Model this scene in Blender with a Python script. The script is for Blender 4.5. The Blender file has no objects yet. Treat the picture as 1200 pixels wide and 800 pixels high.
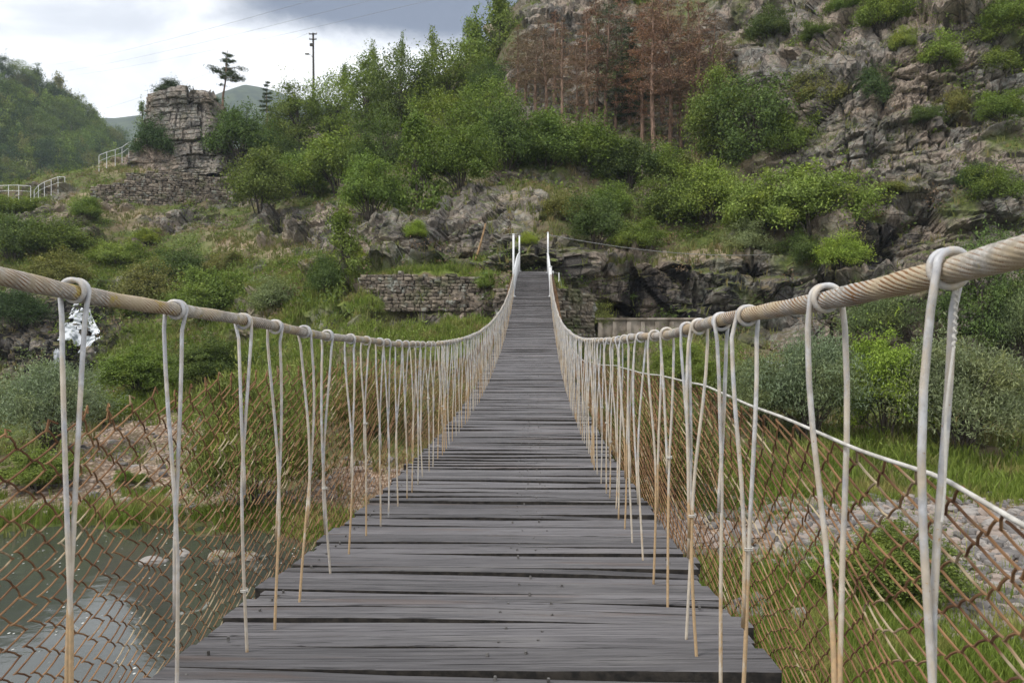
import bpy, math, random
import numpy as np
from mathutils import Vector
from mathutils.bvhtree import BVHTree

random.seed(7); RNG = np.random.default_rng(11)
SC = bpy.context.scene
COL = SC.collection
H, F = 4.0, 915.0                      # camera height above the water, focal length in photo pixels
def R(d): return math.radians(d)

# ------------------------------------------------------------------ object helpers
def link(o, parent=None):
    COL.objects.link(o)
    if parent is not None: o.parent = parent
    return o
def tag(o, label=None, cat=None, group=None, kind=None):
    if label: o['label'] = label
    if cat: o['category'] = cat
    if group: o['group'] = group
    if kind: o['kind'] = kind
    return o
def empty(name, loc=(0, 0, 0), rz=0.0):
    o = bpy.data.objects.new(name, None); o.empty_display_size = .2
    o.location = loc; o.rotation_euler = (0, 0, rz)
    return link(o)
def mesh_np(name, V, Q, mats, smooth=False, attrs=None, matidx=None):
    """mesh from numpy arrays; Q is an (n,4) or (n,3) array or a list of such arrays"""
    V = np.asarray(V, np.float32)
    if not (isinstance(Q, (list, tuple)) and isinstance(Q[0], np.ndarray)): Q = [Q]
    Q = [np.asarray(q, np.int32) for q in Q if len(q)]
    me = bpy.data.meshes.new(name)
    nl = sum(q.size for q in Q); nf = sum(len(q) for q in Q)
    me.vertices.add(len(V)); me.vertices.foreach_set('co', V.ravel())
    me.loops.add(nl); me.loops.foreach_set('vertex_index', np.concatenate([q.ravel() for q in Q]))
    me.polygons.add(nf)
    tot = np.concatenate([np.full(len(q), q.shape[1], np.int32) for q in Q])
    st = np.concatenate([[0], np.cumsum(tot)[:-1]]).astype(np.int32)
    me.polygons.foreach_set('loop_start', st)
    try: me.polygons.foreach_set('loop_total', tot)
    except Exception: pass
    me.polygons.foreach_set('use_smooth', np.full(nf, bool(smooth)))
    if matidx is not None: me.polygons.foreach_set('material_index', np.asarray(matidx, np.int32))
    for k, a in (attrs or {}).items():
        at = me.attributes.new(k, 'FLOAT', 'POINT'); at.data.foreach_set('value', np.asarray(a, np.float32).ravel())
    for m in (mats if isinstance(mats, (list, tuple)) else [mats]): me.materials.append(m)
    me.update(calc_edges=True); me.validate()
    return me
def obj(name, me, parent=None):
    return link(bpy.data.objects.new(name, me), parent)

class MB:
    """collects shapes into one mesh"""
    def __init__(s): s.V = []; s.Q = []; s.T = []; s.mq = []; s.mt = []; s.n = 0; s.A = []
    def add(s, V, Q=None, T=None, mi=0, a=0.0):
        V = np.asarray(V, float)
        if Q is not None and len(Q): s.Q.append(np.asarray(Q) + s.n); s.mq += [mi] * len(Q)
        if T is not None and len(T): s.T.append(np.asarray(T) + s.n); s.mt += [mi] * len(T)
        s.A.append(np.broadcast_to(np.asarray(a, float), (len(V),)))
        s.V.append(V); s.n += len(V)
    def tube(s, P, r, n=6, mi=0, a=0.0, cap=True):
        P = np.asarray(P, float); m = len(P)
        r = np.broadcast_to(np.asarray(r, float), (m,))
        T = np.gradient(P, axis=0); T /= np.linalg.norm(T, axis=1)[:, None] + 1e-12
        u = np.cross(T[0], [0, 0, 1.0])
        if np.linalg.norm(u) < .2: u = np.cross(T[0], [1.0, 0, 0])
        U = np.empty_like(P)
        for i in range(m):
            u = u - T[i] * u.dot(T[i]); u /= np.linalg.norm(u) + 1e-12; U[i] = u
        W = np.cross(T, U); th = np.arange(n) * 2 * np.pi / n
        V = P[:, None] + r[:, None, None] * (np.cos(th)[None, :, None] * U[:, None] + np.sin(th)[None, :, None] * W[:, None])
        i = np.arange(m - 1)[:, None] * n; j = np.arange(n)[None]; j2 = (j + 1) % n
        Q = np.stack([i + j, i + j2, i + n + j2, i + n + j], -1).reshape(-1, 4)
        aa = np.repeat(np.broadcast_to(np.asarray(a, float), (m,)), n)
        VV = V.reshape(-1, 3)
        T3 = None
        if cap:
            VV = np.vstack([VV, P[0], P[-1]]); aa = np.concatenate([aa, aa[:1], aa[-1:]])
            j = np.arange(n); j2 = (j + 1) % n
            T3 = np.vstack([np.stack([np.full(n, m * n), j2, j], 1), np.stack([np.full(n, m * n + 1), (m - 1) * n + j, (m - 1) * n + j2], 1)])
        s.add(VV, Q, T3, mi, aa)
    def box(s, c, d, M=None, mi=0, a=0.0, jit=0.0):
        V = np.array([[x, y, z] for x in (-.5, .5) for y in (-.5, .5) for z in (-.5, .5)]) * np.asarray(d)
        if jit: V = V + RNG.uniform(-jit, jit, V.shape)
        if M is not None: V = V @ np.asarray(M).T
        s.add(V + np.asarray(c), [[0, 1, 3, 2], [4, 6, 7, 5], [0, 4, 5, 1], [2, 3, 7, 6], [0, 2, 6, 4], [1, 5, 7, 3]], None, mi, a)
    def stone(s, c, d, M=None, mi=0, round_=.45, jit=.12, a=0.0):
        V, Q = STONE
        n = V / np.linalg.norm(V, axis=1)[:, None]
        W = V * (1 - round_) + n * .62 * round_
        W = (W + RNG.uniform(-jit, jit, W.shape) * .5) * np.asarray(d)
        if M is not None: W = W @ np.asarray(M).T
        s.add(W + np.asarray(c), Q, None, mi, a)
    def build(s, name, mats, parent=None, smooth=False, attr=None):
        V = np.vstack(s.V); qs = []; mi = []
        if s.Q: qs.append(np.vstack(s.Q)); mi += s.mq
        if s.T: qs.append(np.vstack(s.T)); mi += s.mt
        me = mesh_np(name, V, qs, mats, smooth, {attr: np.concatenate(s.A)} if attr else None, mi)
        return obj(name, me, parent)
def _stone():
    idx = {}; V = []; Q = []
    def vid(p):
        if p not in idx: idx[p] = len(V); V.append(p)
        return idx[p]
    for ax in range(3):
        for sg in (-1, 1):
            for i in range(2):
                for j in range(2):
                    q = []
                    for a, b in ((i, j), (i + 1, j), (i + 1, j + 1), (i, j + 1)):
                        p = [0, 0, 0]; p[ax] = sg * .5; p[(ax + 1) % 3] = a * .5 - .5; p[(ax + 2) % 3] = b * .5 - .5
                        q.append(vid(tuple(p)))
                    Q.append(q if sg > 0 else q[::-1])
    return np.array(V, float), np.array(Q)
STONE = _stone()
def rotz(a): c, s = math.cos(a), math.sin(a); return np.array([[c, -s, 0], [s, c, 0], [0, 0, 1.0]])
def rotr():
    q = RNG.normal(size=4); q /= np.linalg.norm(q); w, x, y, z = q
    return np.array([[1-2*(y*y+z*z), 2*(x*y-z*w), 2*(x*z+y*w)], [2*(x*y+z*w), 1-2*(x*x+z*z), 2*(y*z-x*w)], [2*(x*z-y*w), 2*(y*z+x*w), 1-2*(x*x+y*y)]])

# ------------------------------------------------------------------ numpy noise
def _h(i, j, k, s):
    i = i.astype(np.int64).astype(np.uint32); j = j.astype(np.int64).astype(np.uint32); k = k.astype(np.int64).astype(np.uint32)
    h = i * np.uint32(374761393) + j * np.uint32(668265263) + k * np.uint32(2147483647 - 40499) + np.uint32(s * 974711 + 13)
    h = (h ^ (h >> np.uint32(13))) * np.uint32(1274126177); h = (h ^ (h >> np.uint32(16))) * np.uint32(2246822519)
    return ((h ^ (h >> np.uint32(15))) & np.uint32(0xffffff)).astype(np.float64) / 16777215.0
def vnoise(P, s=0):
    P = np.asarray(P, float); I = np.floor(P); f = P - I; f = f * f * (3 - 2 * f); r = 0
    for a in (0, 1):
        for b in (0, 1):
            for c in (0, 1):
                w = (f[:, 0] if a else 1 - f[:, 0]) * (f[:, 1] if b else 1 - f[:, 1]) * (f[:, 2] if c else 1 - f[:, 2])
                r = r + w * _h(I[:, 0] + a, I[:, 1] + b, I[:, 2] + c, s)
    return r
def fbm(P, o=4, s=0):
    r = 0; A = .5; t = 0
    for i in range(o): r = r + A * vnoise(np.asarray(P) * 2.03 ** i + 17.3 * i, s + i); t += A; A *= .5
    return r / t
def worley(P, s=0):
    I = np.floor(P); f1 = np.full(len(P), 9.0); f2 = np.full(len(P), 9.0); idr = np.zeros(len(P))
    for a in (-1, 0, 1):
        for b in (-1, 0, 1):
            for c in (-1, 0, 1):
                x, y, z = I[:, 0] + a, I[:, 1] + b, I[:, 2] + c
                q = np.stack([x + _h(x, y, z, s), y + _h(x, y, z, s + 1), z + _h(x, y, z, s + 2)], 1)
                d = np.linalg.norm(q - P, axis=1); m = d < f1
                f2 = np.where(m, f1, np.minimum(f2, d)); idr = np.where(m, _h(x, y, z, s + 3), idr); f1 = np.where(m, d, f1)
    return f1, f2, idr
def sstep(a, b, x): t = np.clip((x - a) / (b - a), 0, 1); return t * t * (3 - 2 * t)

# ------------------------------------------------------------------ materials
class NT:
    def __init__(s, name):
        s.m = bpy.data.materials.new(name); s.m.use_nodes = True; s.t = s.m.node_tree; s.t.nodes.clear()
    def n(s, typ, out=0, props=None, **inp):
        nd = s.t.nodes.new(typ)
        for k, v in (props or {}).items(): setattr(nd, k, v)
        for k, v in inp.items():
            key = int(k[1:]) if k[0] == 'i' and k[1:].isdigit() else k.replace('_', ' ')
            sock = nd.inputs[key]
            if isinstance(v, bpy.types.NodeSocket): s.t.links.new(v, sock)
            else:
                if sock.type == 'RGBA' and len(v) == 3: v = (*v, 1)
                sock.default_value = v
        return nd.outputs[out]
    def noise(s, vec, scale, det=4, rough=.55, dist=0, out=0):
        return s.n('ShaderNodeTexNoise', out, None, Vector=vec, Scale=scale, Detail=det, Roughness=rough, Distortion=dist)
    def voro(s, vec, scale, feat='F1', out=0, rnd=1):
        return s.n('ShaderNodeTexVoronoi', out, {'feature': feat}, Vector=vec, Scale=scale, Randomness=rnd)
    def math(s, op, a, b=0.0, c=None, clamp=False):
        kw = dict(i0=a, i1=b)
        if c is not None: kw['i2'] = c
        return s.n('ShaderNodeMath', 0, {'operation': op, 'use_clamp': clamp}, **kw)
    def rng(s, v, a, b, c=0.0, d=1.0):
        return s.n('ShaderNodeMapRange', 0, {'interpolation_type': 'SMOOTHSTEP'}, i0=v, i1=a, i2=b, i3=c, i4=d)
    def mix(s, f, a, b, bl='MIX'):
        nd = s.t.nodes.new('ShaderNodeMix'); nd.data_type = 'RGBA'; nd.blend_type = bl
        for i, v in ((0, f), (6, a), (7, b)):
            if isinstance(v, bpy.types.NodeSocket): s.t.links.new(v, nd.inputs[i])
            else: nd.inputs[i].default_value = v if i == 0 else (*v[:3], 1)
        return nd.outputs[2]
    def attr(s, a): return s.n('ShaderNodeAttribute', 2, {'attribute_name': a})
    def mapv(s, vec, scale=(1, 1, 1), rot=(0, 0, 0), loc=(0, 0, 0)):
        return s.n('ShaderNodeMapping', 0, None, Vector=vec, Scale=scale, Rotation=rot, Location=loc)
    def obj(s): return s.n('ShaderNodeTexCoord', 3)
    def pos(s): return s.n('ShaderNodeNewGeometry', 0)
    def island(s): return s.n('ShaderNodeNewGeometry', 8)
    def bump(s, h, st, dist=.05, nrm=None):
        kw = dict(Strength=st, Distance=dist, Height=h)
        if nrm is not None: kw['Normal'] = nrm
        return s.n('ShaderNodeBump', 0, None, **kw)
    def out(s, sh): s.n('ShaderNodeOutputMaterial', 0, None, i0=sh) if False else s.t.links.new(sh, s.t.nodes.new('ShaderNodeOutputMaterial').inputs[0]); return s.m
    def bsdf(s, col, rough=.7, nrm=None, metal=0.0, spec=.4, **kw):
        d = dict(Base_Color=col, Roughness=rough, Metallic=metal, Specular_IOR_Level=spec, **kw)
        if nrm is not None: d['Normal'] = nrm
        return s.out(s.n('ShaderNodeBsdfPrincipled', 0, None, **d))

def rock_nodes(s, p, stain=None):
    warp = s.noise(p, .5, 3, out=1)
    pw = s.mix(.12, p, warp, 'ADD')
    ps = s.mapv(pw, (.8, .8, 1.0), (R(5), R(8), R(20)))
    big = s.noise(p, .13, 5, .6); mid = s.noise(ps, .7, 6, .6); fine = s.noise(p, 5.5, 6, .68)
    c = s.mix(s.rng(mid, .38, .62), (.19, .17, .15), (.36, .31, .26))
    c = s.mix(s.rng(s.math('ADD', big, s.math('MULTIPLY', s.math('SUBTRACT', mid, .5), .5)), .47, .60), c, (.41, .33, .265))
    lich = s.rng(s.math('ADD', s.noise(p, 2.2, 6, .72), s.math('MULTIPLY', s.math('SUBTRACT', big, .5), -.5)), .52, .64)
    c = s.mix(s.math('MULTIPLY', lich, .7), c, (.34, .345, .31))
    dk = s.rng(s.noise(s.mapv(p, (1.2, 1.2, .6)), .6, 6, .68), .51, .63)
    c = s.mix(s.math('MULTIPLY', dk, .7), c, (.06, .056, .053))
    moss = s.rng(s.noise(p, .42, 6, .7), .53, .63)
    c = s.mix(s.math('MULTIPLY', moss, .4), c, (.085, .092, .038))
    if stain is not None:
        st = s.math('MULTIPLY', stain, s.rng(s.noise(s.mapv(p, (1.1, 1.1, .3)), .7, 6, .66), .40, .52))
        c = s.mix(s.math('MULTIPLY', st, .92), c, (.022, .021, .023))
    e1 = s.rng(s.voro(ps, .8, 'DISTANCE_TO_EDGE'), 0, .035); e2 = s.rng(s.voro(s.mapv(pw, (1, 1, .6), (.3, .1, .5)), 2.6, 'DISTANCE_TO_EDGE'), 0, .05)
    cr = s.math('MULTIPLY', s.math('ADD', .45, s.math('MULTIPLY', e1, .55)), s.math('ADD', .8, s.math('MULTIPLY', e2, .2)))
    c = s.mix(1.0, c, s.n('ShaderNodeCombineColor', 0, None, Red=cr, Green=cr, Blue=cr), 'MULTIPLY')
    c = s.mix(s.rng(fine, .35, .65), s.mix(1.0, c, (.62, .62, .62), 'MULTIPLY'), c)
    hgt = s.math('ADD', s.math('MULTIPLY', fine, .6), s.math('ADD', s.math('MULTIPLY', e2, .15), s.math('MULTIPLY', e1, .4)))
    return c, hgt

def mat_terrain():
    s = NT('terrain'); p = s.pos()
    rock, hgt = rock_nodes(s, p, s.attr('stain'))
    up = s.n('ShaderNodeSeparateXYZ', 2, None, Vector=s.n('ShaderNodeNewGeometry', 1))
    n1 = s.noise(p, .55, 5); n2 = s.noise(p, 4.0, 5, .65); n3 = s.noise(p, 22.0, 4, .7)
    soil = s.mix(s.rng(n1, .35, .65), (.095, .078, .045), (.16, .125, .075))
    green = s.mix(s.rng(n2, .35, .65), (.055, .075, .018), (.12, .145, .036))
    base = s.mix(s.rng(s.noise(p, .35, 5, .6), .40, .58), soil, green)
    gr = s.mix(s.rng(n2, .3, .7), (.09, .13, .022), (.18, .21, .05))
    c = s.mix(s.attr('grass'), base, gr)
    dry = s.mix(n2, (.24, .19, .12), (.34, .27, .18)); c = s.mix(s.attr('dry'), c, dry)
    pv = s.voro(p, 9.0, 'F1', 1); pvs = s.n('ShaderNodeSeparateColor', 0, None, Color=pv)
    gcol = s.mix(pvs, (.24, .18, .13), (.47, .37, .29)); gcol = s.mix(s.rng(s.voro(p, 9.0), .25, .6), gcol, s.mix(1.0, gcol, (.55, .5, .45), 'MULTIPLY'))
    c = s.mix(s.attr('gravel'), c, gcol)
    rf = s.math('MULTIPLY', s.attr('rock'), s.rng(s.math('ADD', up, s.math('MULTIPLY', s.math('SUBTRACT', n2, .5), .7)), .66, .86, 1.0, .15))
    c = s.mix(rf, c, rock)
    wet = s.rng(s.n('ShaderNodeSeparateXYZ', 2, None, Vector=p), -.05, .12, 0.35, 1.0)
    c = s.mix(1.0, c, s.n('ShaderNodeCombineColor', 0, None, Red=wet, Green=wet, Blue=wet), 'MULTIPLY')
    b = s.bump(s.math('ADD', s.math('MULTIPLY', hgt, rf), s.math('MULTIPLY', n3, .25)), .9, .16)
    return s.bsdf(c, .9, b, spec=.2)
def mat_rock(name='rock'):
    s = NT(name); p = s.pos(); c, h = rock_nodes(s, p)
    up = s.n('ShaderNodeSeparateXYZ', 2, None, Vector=s.n('ShaderNodeNewGeometry', 1))
    c = s.mix(s.rng(s.math('ADD', up, s.math('MULTIPLY', s.noise(p, 3.0, 4), .5)), 1.0, 1.25), c, (.10, .105, .04))
    return s.bsdf(c, .9, s.bump(h, .9, .15), spec=.2)
def mat_stone():
    s = NT('field_stone'); p = s.pos(); i = s.island()
    c = s.mix(i, (.07, .058, .048), (.27, .225, .175)); c = s.mix(s.rng(s.noise(p, 5, 5, .65), .45, .65), c, s.mix(1.0, c, (.45, .43, .42), 'MULTIPLY'))
    c = s.mix(s.math('MULTIPLY', s.rng(s.noise(p, 2.5, 5), .55, .68), .7), c, (.32, .33, .29))
    c = s.mix(s.math('MULTIPLY', s.rng(s.noise(p, .7, 4), .52, .68), .6), c, (.07, .085, .03))
    return s.bsdf(c, .92, s.bump(s.noise(p, 9, 5, .7), .7, .05), spec=.2)
def mat_pebble():
    s = NT('river_pebble'); p = s.pos(); i = s.island()
    c = s.mix(s.rng(i, 0, 1), (.13, .12, .115), (.37, .34, .31)); c = s.mix(s.rng(i, .6, .75), c, (.29, .235, .20))
    c = s.mix(s.math('MULTIPLY', s.rng(s.noise(p, 8, 5, .6), .45, .65), .4), c, (.14, .13, .12))
    return s.bsdf(c, .85, s.bump(s.noise(p, 14, 4), .4, .02), spec=.25)
def mat_leaf(name='leaf', trans=.22, lo=.62, hi=1.42):
    s = NT(name); oc = s.n('ShaderNodeObjectInfo', 1); i = s.island()
    k = s.rng(i, 0, 1, lo, hi)
    c = s.mix(1.0, oc, s.n('ShaderNodeCombineColor', 0, None, Red=k, Green=k, Blue=k), 'MULTIPLY')
    big = s.noise(s.pos(), .9, 3)
    c = s.mix(s.math('MULTIPLY', s.rng(big, .45, .7), .45), c, s.mix(1.0, c, (1.5, 1.25, .75), 'MULTIPLY'))
    d = s.n('ShaderNodeBsdfPrincipled', 0, None, Base_Color=c, Roughness=.6, Specular_IOR_Level=.25)
    t = s.n('ShaderNodeBsdfTranslucent', 0, None, Color=s.mix(1.0, c, (1.25, 1.35, .7), 'MULTIPLY'))
    return s.out(s.n('ShaderNodeMixShader', 0, None, i0=trans, i1=d, i2=t))
def mat_grass(name, a, b, c3):
    s = NT(name); i = s.island(); p = s.pos()
    c = s.mix(i, a, b); c = s.mix(s.rng(s.noise(p, .8, 4), .5, .68), c, c3)
    d = s.n('ShaderNodeBsdfPrincipled', 0, None, Base_Color=c, Roughness=.65, Specular_IOR_Level=.2)
    t = s.n('ShaderNodeBsdfTranslucent', 0, None, Color=c)
    return s.out(s.n('ShaderNodeMixShader', 0, None, i0=.3, i1=d, i2=t))
def mat_bark(name, a, b):
    s = NT(name); p = s.pos(); c = s.mix(s.rng(s.noise(s.mapv(p, (1, 1, .25)), 9, 5, .65), .35, .65), a, b)
    return s.bsdf(c, .9, s.bump(s.noise(s.mapv(p, (1, 1, .2)), 14, 4), .6, .03), spec=.15)
def mat_hanger():
    s = NT('white_paint_rusting'); p = s.pos(); ru = s.attr('rust')
    w = s.mix(s.rng(s.noise(p, 40, 4), .4, .65), (.37, .375, .395), (.53, .535, .55))
    nz = s.noise(s.mapv(p, (1, 1, .35)), 45, 5, .65)
    f = s.rng(s.math('ADD', nz, s.math('SUBTRACT', ru, .5)), .58, .72)
    rc = s.mix(s.rng(s.noise(p, 120, 4), .35, .65), (.16, .07, .028), (.38, .185, .065))
    w = s.mix(s.math('MULTIPLY', s.rng(s.noise(p, 17, 5, .7), .5, .68), .55), w, (.24, .235, .23)); fk = s.rng(s.noise(p, 210, 3, .6), .66, .70); f = s.math('MAXIMUM', f, s.math('MULTIPLY', fk, s.rng(s.noise(p, 12, 3), .45, .6)))
    c = s.mix(f, w, rc)
    c = s.mix(s.math('MULTIPLY', s.rng(s.math('ADD', nz, s.math('MULTIPLY', ru, .5)), .45, .75), .55), c, (.56, .44, .27))
    return s.bsdf(c, s.rng(f, 0, 1, .42, .85), s.bump(s.math('ADD', s.math('MULTIPLY', f, -.5), s.math('MULTIPLY', s.noise(p, 260, 3), .5)), .35, .002), spec=.4)
def mat_cable():
    s = NT('painted_wire_rope'); p = s.pos(); g = s.attr('groove')
    n = s.noise(p, 55, 5, .65); big = s.noise(p, 6.5, 4)
    c = s.mix(s.rng(n, .4, .65), (.27, .25, .22), (.50, .475, .44))
    c = s.mix(s.math('MULTIPLY', s.rng(big, .46, .6), .6), c, (.46, .35, .20))
    c = s.mix(s.math('MULTIPLY', s.rng(s.noise(p, 14, 5, .7), .60, .68), .85), c, (.40, .31, .06))
    f = s.rng(s.math('ADD', s.math('MULTIPLY', g, .78), s.math('ADD', s.math('MULTIPLY', s.math('SUBTRACT', n, .5), 1.3), s.math('MULTIPLY', s.math('SUBTRACT', s.noise(p, 9, 4), .5), 1.6)))  , .43, .66)
    c = s.mix(f, c, s.mix(s.noise(p, 110, 4), (.085, .042, .020), (.27, .135, .05)))
    return s.bsdf(c, .75, s.bump(n, .4, .003), spec=.3)
def mat_wire():
    s = NT('rusty_wire'); p = s.pos(); n = s.noise(p, 28, 4, .6)
    c = s.mix(s.rng(s.noise(p, 11, 3), .35, .65), (.115, .056, .028), (.26, .145, .070)); c = s.mix(s.rng(s.noise(p, 7, 4), .57, .68), c, (.40, .32, .21))
    return s.bsdf(c, .85, None, spec=.3)
def mat_plain(name, a, b, sc=8, rough=.6, bump=.2, metal=0.0):
    s = NT(name); p = s.pos(); n = s.noise(p, sc, 5, .6)
    return s.bsdf(s.mix(s.rng(n, .35, .65), a, b), rough, s.bump(n, bump, .02), metal)
def mat_plank():
    s = NT('weathered_plank'); i = s.island(); p = s.pos()
    off = s.n('ShaderNodeCombineXYZ', 0, None, X=s.math('MULTIPLY', i, 37.0), Y=s.math('MULTIPLY', i, 11.0), Z=0.0)
    q = s.mix(1.0, p, off, 'ADD')
    g = s.noise(s.mapv(q, (2.0, 85, 85)), 1.0, 7, .7, .5); g2 = s.noise(s.mapv(q, (2.6, 130, 130)), 1.0, 3, .6, .3); bl = s.noise(s.mapv(q, (1.3, 5, 5)), 1.0, 5, .6)
    c = s.mix(s.rng(g, .32, .68), (.074, .070, .073), (.170, .162, .166))
    k = s.rng(i, 0, 1, .62, 1.25); c = s.mix(1.0, c, s.n('ShaderNodeCombineColor', 0, None, Red=k, Green=k, Blue=k), 'MULTIPLY')
    c = s.mix(s.math('MULTIPLY', s.rng(bl, .52, .68), .40), c, (.205, .195, .19))
    c = s.mix(s.math('MULTIPLY', s.rng(s.noise(s.mapv(q, (1.1, 9, 9), loc=(5, 3, 1)), 1.0, 4), .58, .70), .4), c, (.13, .09, .07))
    cr = s.rng(g2, .345, .40, .28, 1.0); c = s.mix(1.0, c, s.n('ShaderNodeCombineColor', 0, None, Red=cr, Green=cr, Blue=cr), 'MULTIPLY')
    sp = s.rng(s.voro(p, 55), .06, .10, 1, 0); c = s.mix(s.math('MULTIPLY', sp, s.rng(s.noise(p, 3, 3), .5, .6, 0, .6)), c, (.03, .03, .03))
    b = s.bump(s.math('ADD', g, s.math('MULTIPLY', cr, .8)), .7, .006)
    return s.bsdf(c, s.rng(g, .3, .7, .62, .82), b, spec=.35)
def mat_water():
    s = NT('river_water'); p = s.pos()
    r = s.math('ADD', s.math('MULTIPLY', s.noise(s.mapv(p, (1, 1.5, 1)), 1.6, 4, .5, .8), .8), s.math('MULTIPLY', s.noise(p, 9, 3), .12))
    sp = s.rng(s.voro(s.mapv(p, (1, .6, 1)), 6.5), .07, .13, 1, 0)
    m = s.math('MULTIPLY', sp, s.rng(s.noise(p, .9, 4), .46, .58))
    fo = s.rng(s.noise(s.mapv(p, (1, .5, 1), (0, 0, .6)), 2.2, 6, .7, 1.2), .63, .70, 0, .30)
    f = s.math('MAXIMUM', m, fo)
    c = s.mix(f, (.050, .054, .044), (.62, .62, .58))
    return s.bsdf(c, s.rng(f, 0, 1, .06, .7), s.bump(r, .07, .06), spec=.5)
def mat_foam():
    s = NT('falling_water'); p = s.pos(); n = s.noise(s.mapv(p, (2.6, 2.6, .5)), 1.0, 4, .6, .4)
    return s.bsdf(s.mix(s.rng(n, .36, .62), (.11, .13, .14), (.62, .64, .67)), .6, s.bump(n, .2, .06), spec=.2)
M_TER = mat_terrain(); M_ROCK = mat_rock(); M_STONE = mat_stone(); M_PEB = mat_pebble(); M_LEAF = mat_leaf(); M_NEED = mat_leaf('needles', .15, .5, 1.5)
M_BARK = mat_bark('grey_bark', (.045, .036, .03), (.13, .11, .09)); M_PBARK = mat_bark('pine_bark', (.10, .065, .048), (.30, .20, .145)); M_DRYW = mat_bark('dry_wood', (.16, .10, .05), (.33, .22, .12))
M_HANG = mat_hanger(); M_CABLE = mat_cable(); M_WIRE = mat_wire(); M_PLANK = mat_plank(); M_WATER = mat_water(); M_FOAM = mat_foam()
M_GRASS = mat_grass('grass_blades', (.10, .15, .020), (.22, .28, .050), (.30, .28, .09)); M_HGRASS = mat_grass('dry_grass_blades', (.09, .115, .026), (.22, .225, .075), (.27, .21, .095))
M_WHITE = mat_plain('white_painted_steel', (.62, .63, .64), (.78, .78, .78), 12, .5); M_CONC = mat_plain('stained_concrete', (.16, .13, .10), (.36, .31, .26), 1.6, .9, .3)
M_STEEL = mat_plain('grey_steel_wire', (.18, .18, .18), (.34, .33, .31), 20, .5, .1, .4); M_GALV = mat_plain('galvanised_wire', (.40, .38, .34), (.60, .58, .54), 30, .6, .1)
M_DARK = mat_plain('tarred_pole_wood', (.03, .027, .025), (.08, .07, .06), 6, .85); M_EDGE = mat_plain('gap_shade_plank_edge', (.012, .011, .010), (.040, .034, .028), 30, .9); M_NAIL = mat_plain('dull_nail_steel', (.06, .055, .05), (.22, .21, .20), 90, .55, .1, .5)  # M_EDGE: near-black colour stands in for the shade in the deck gaps

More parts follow.
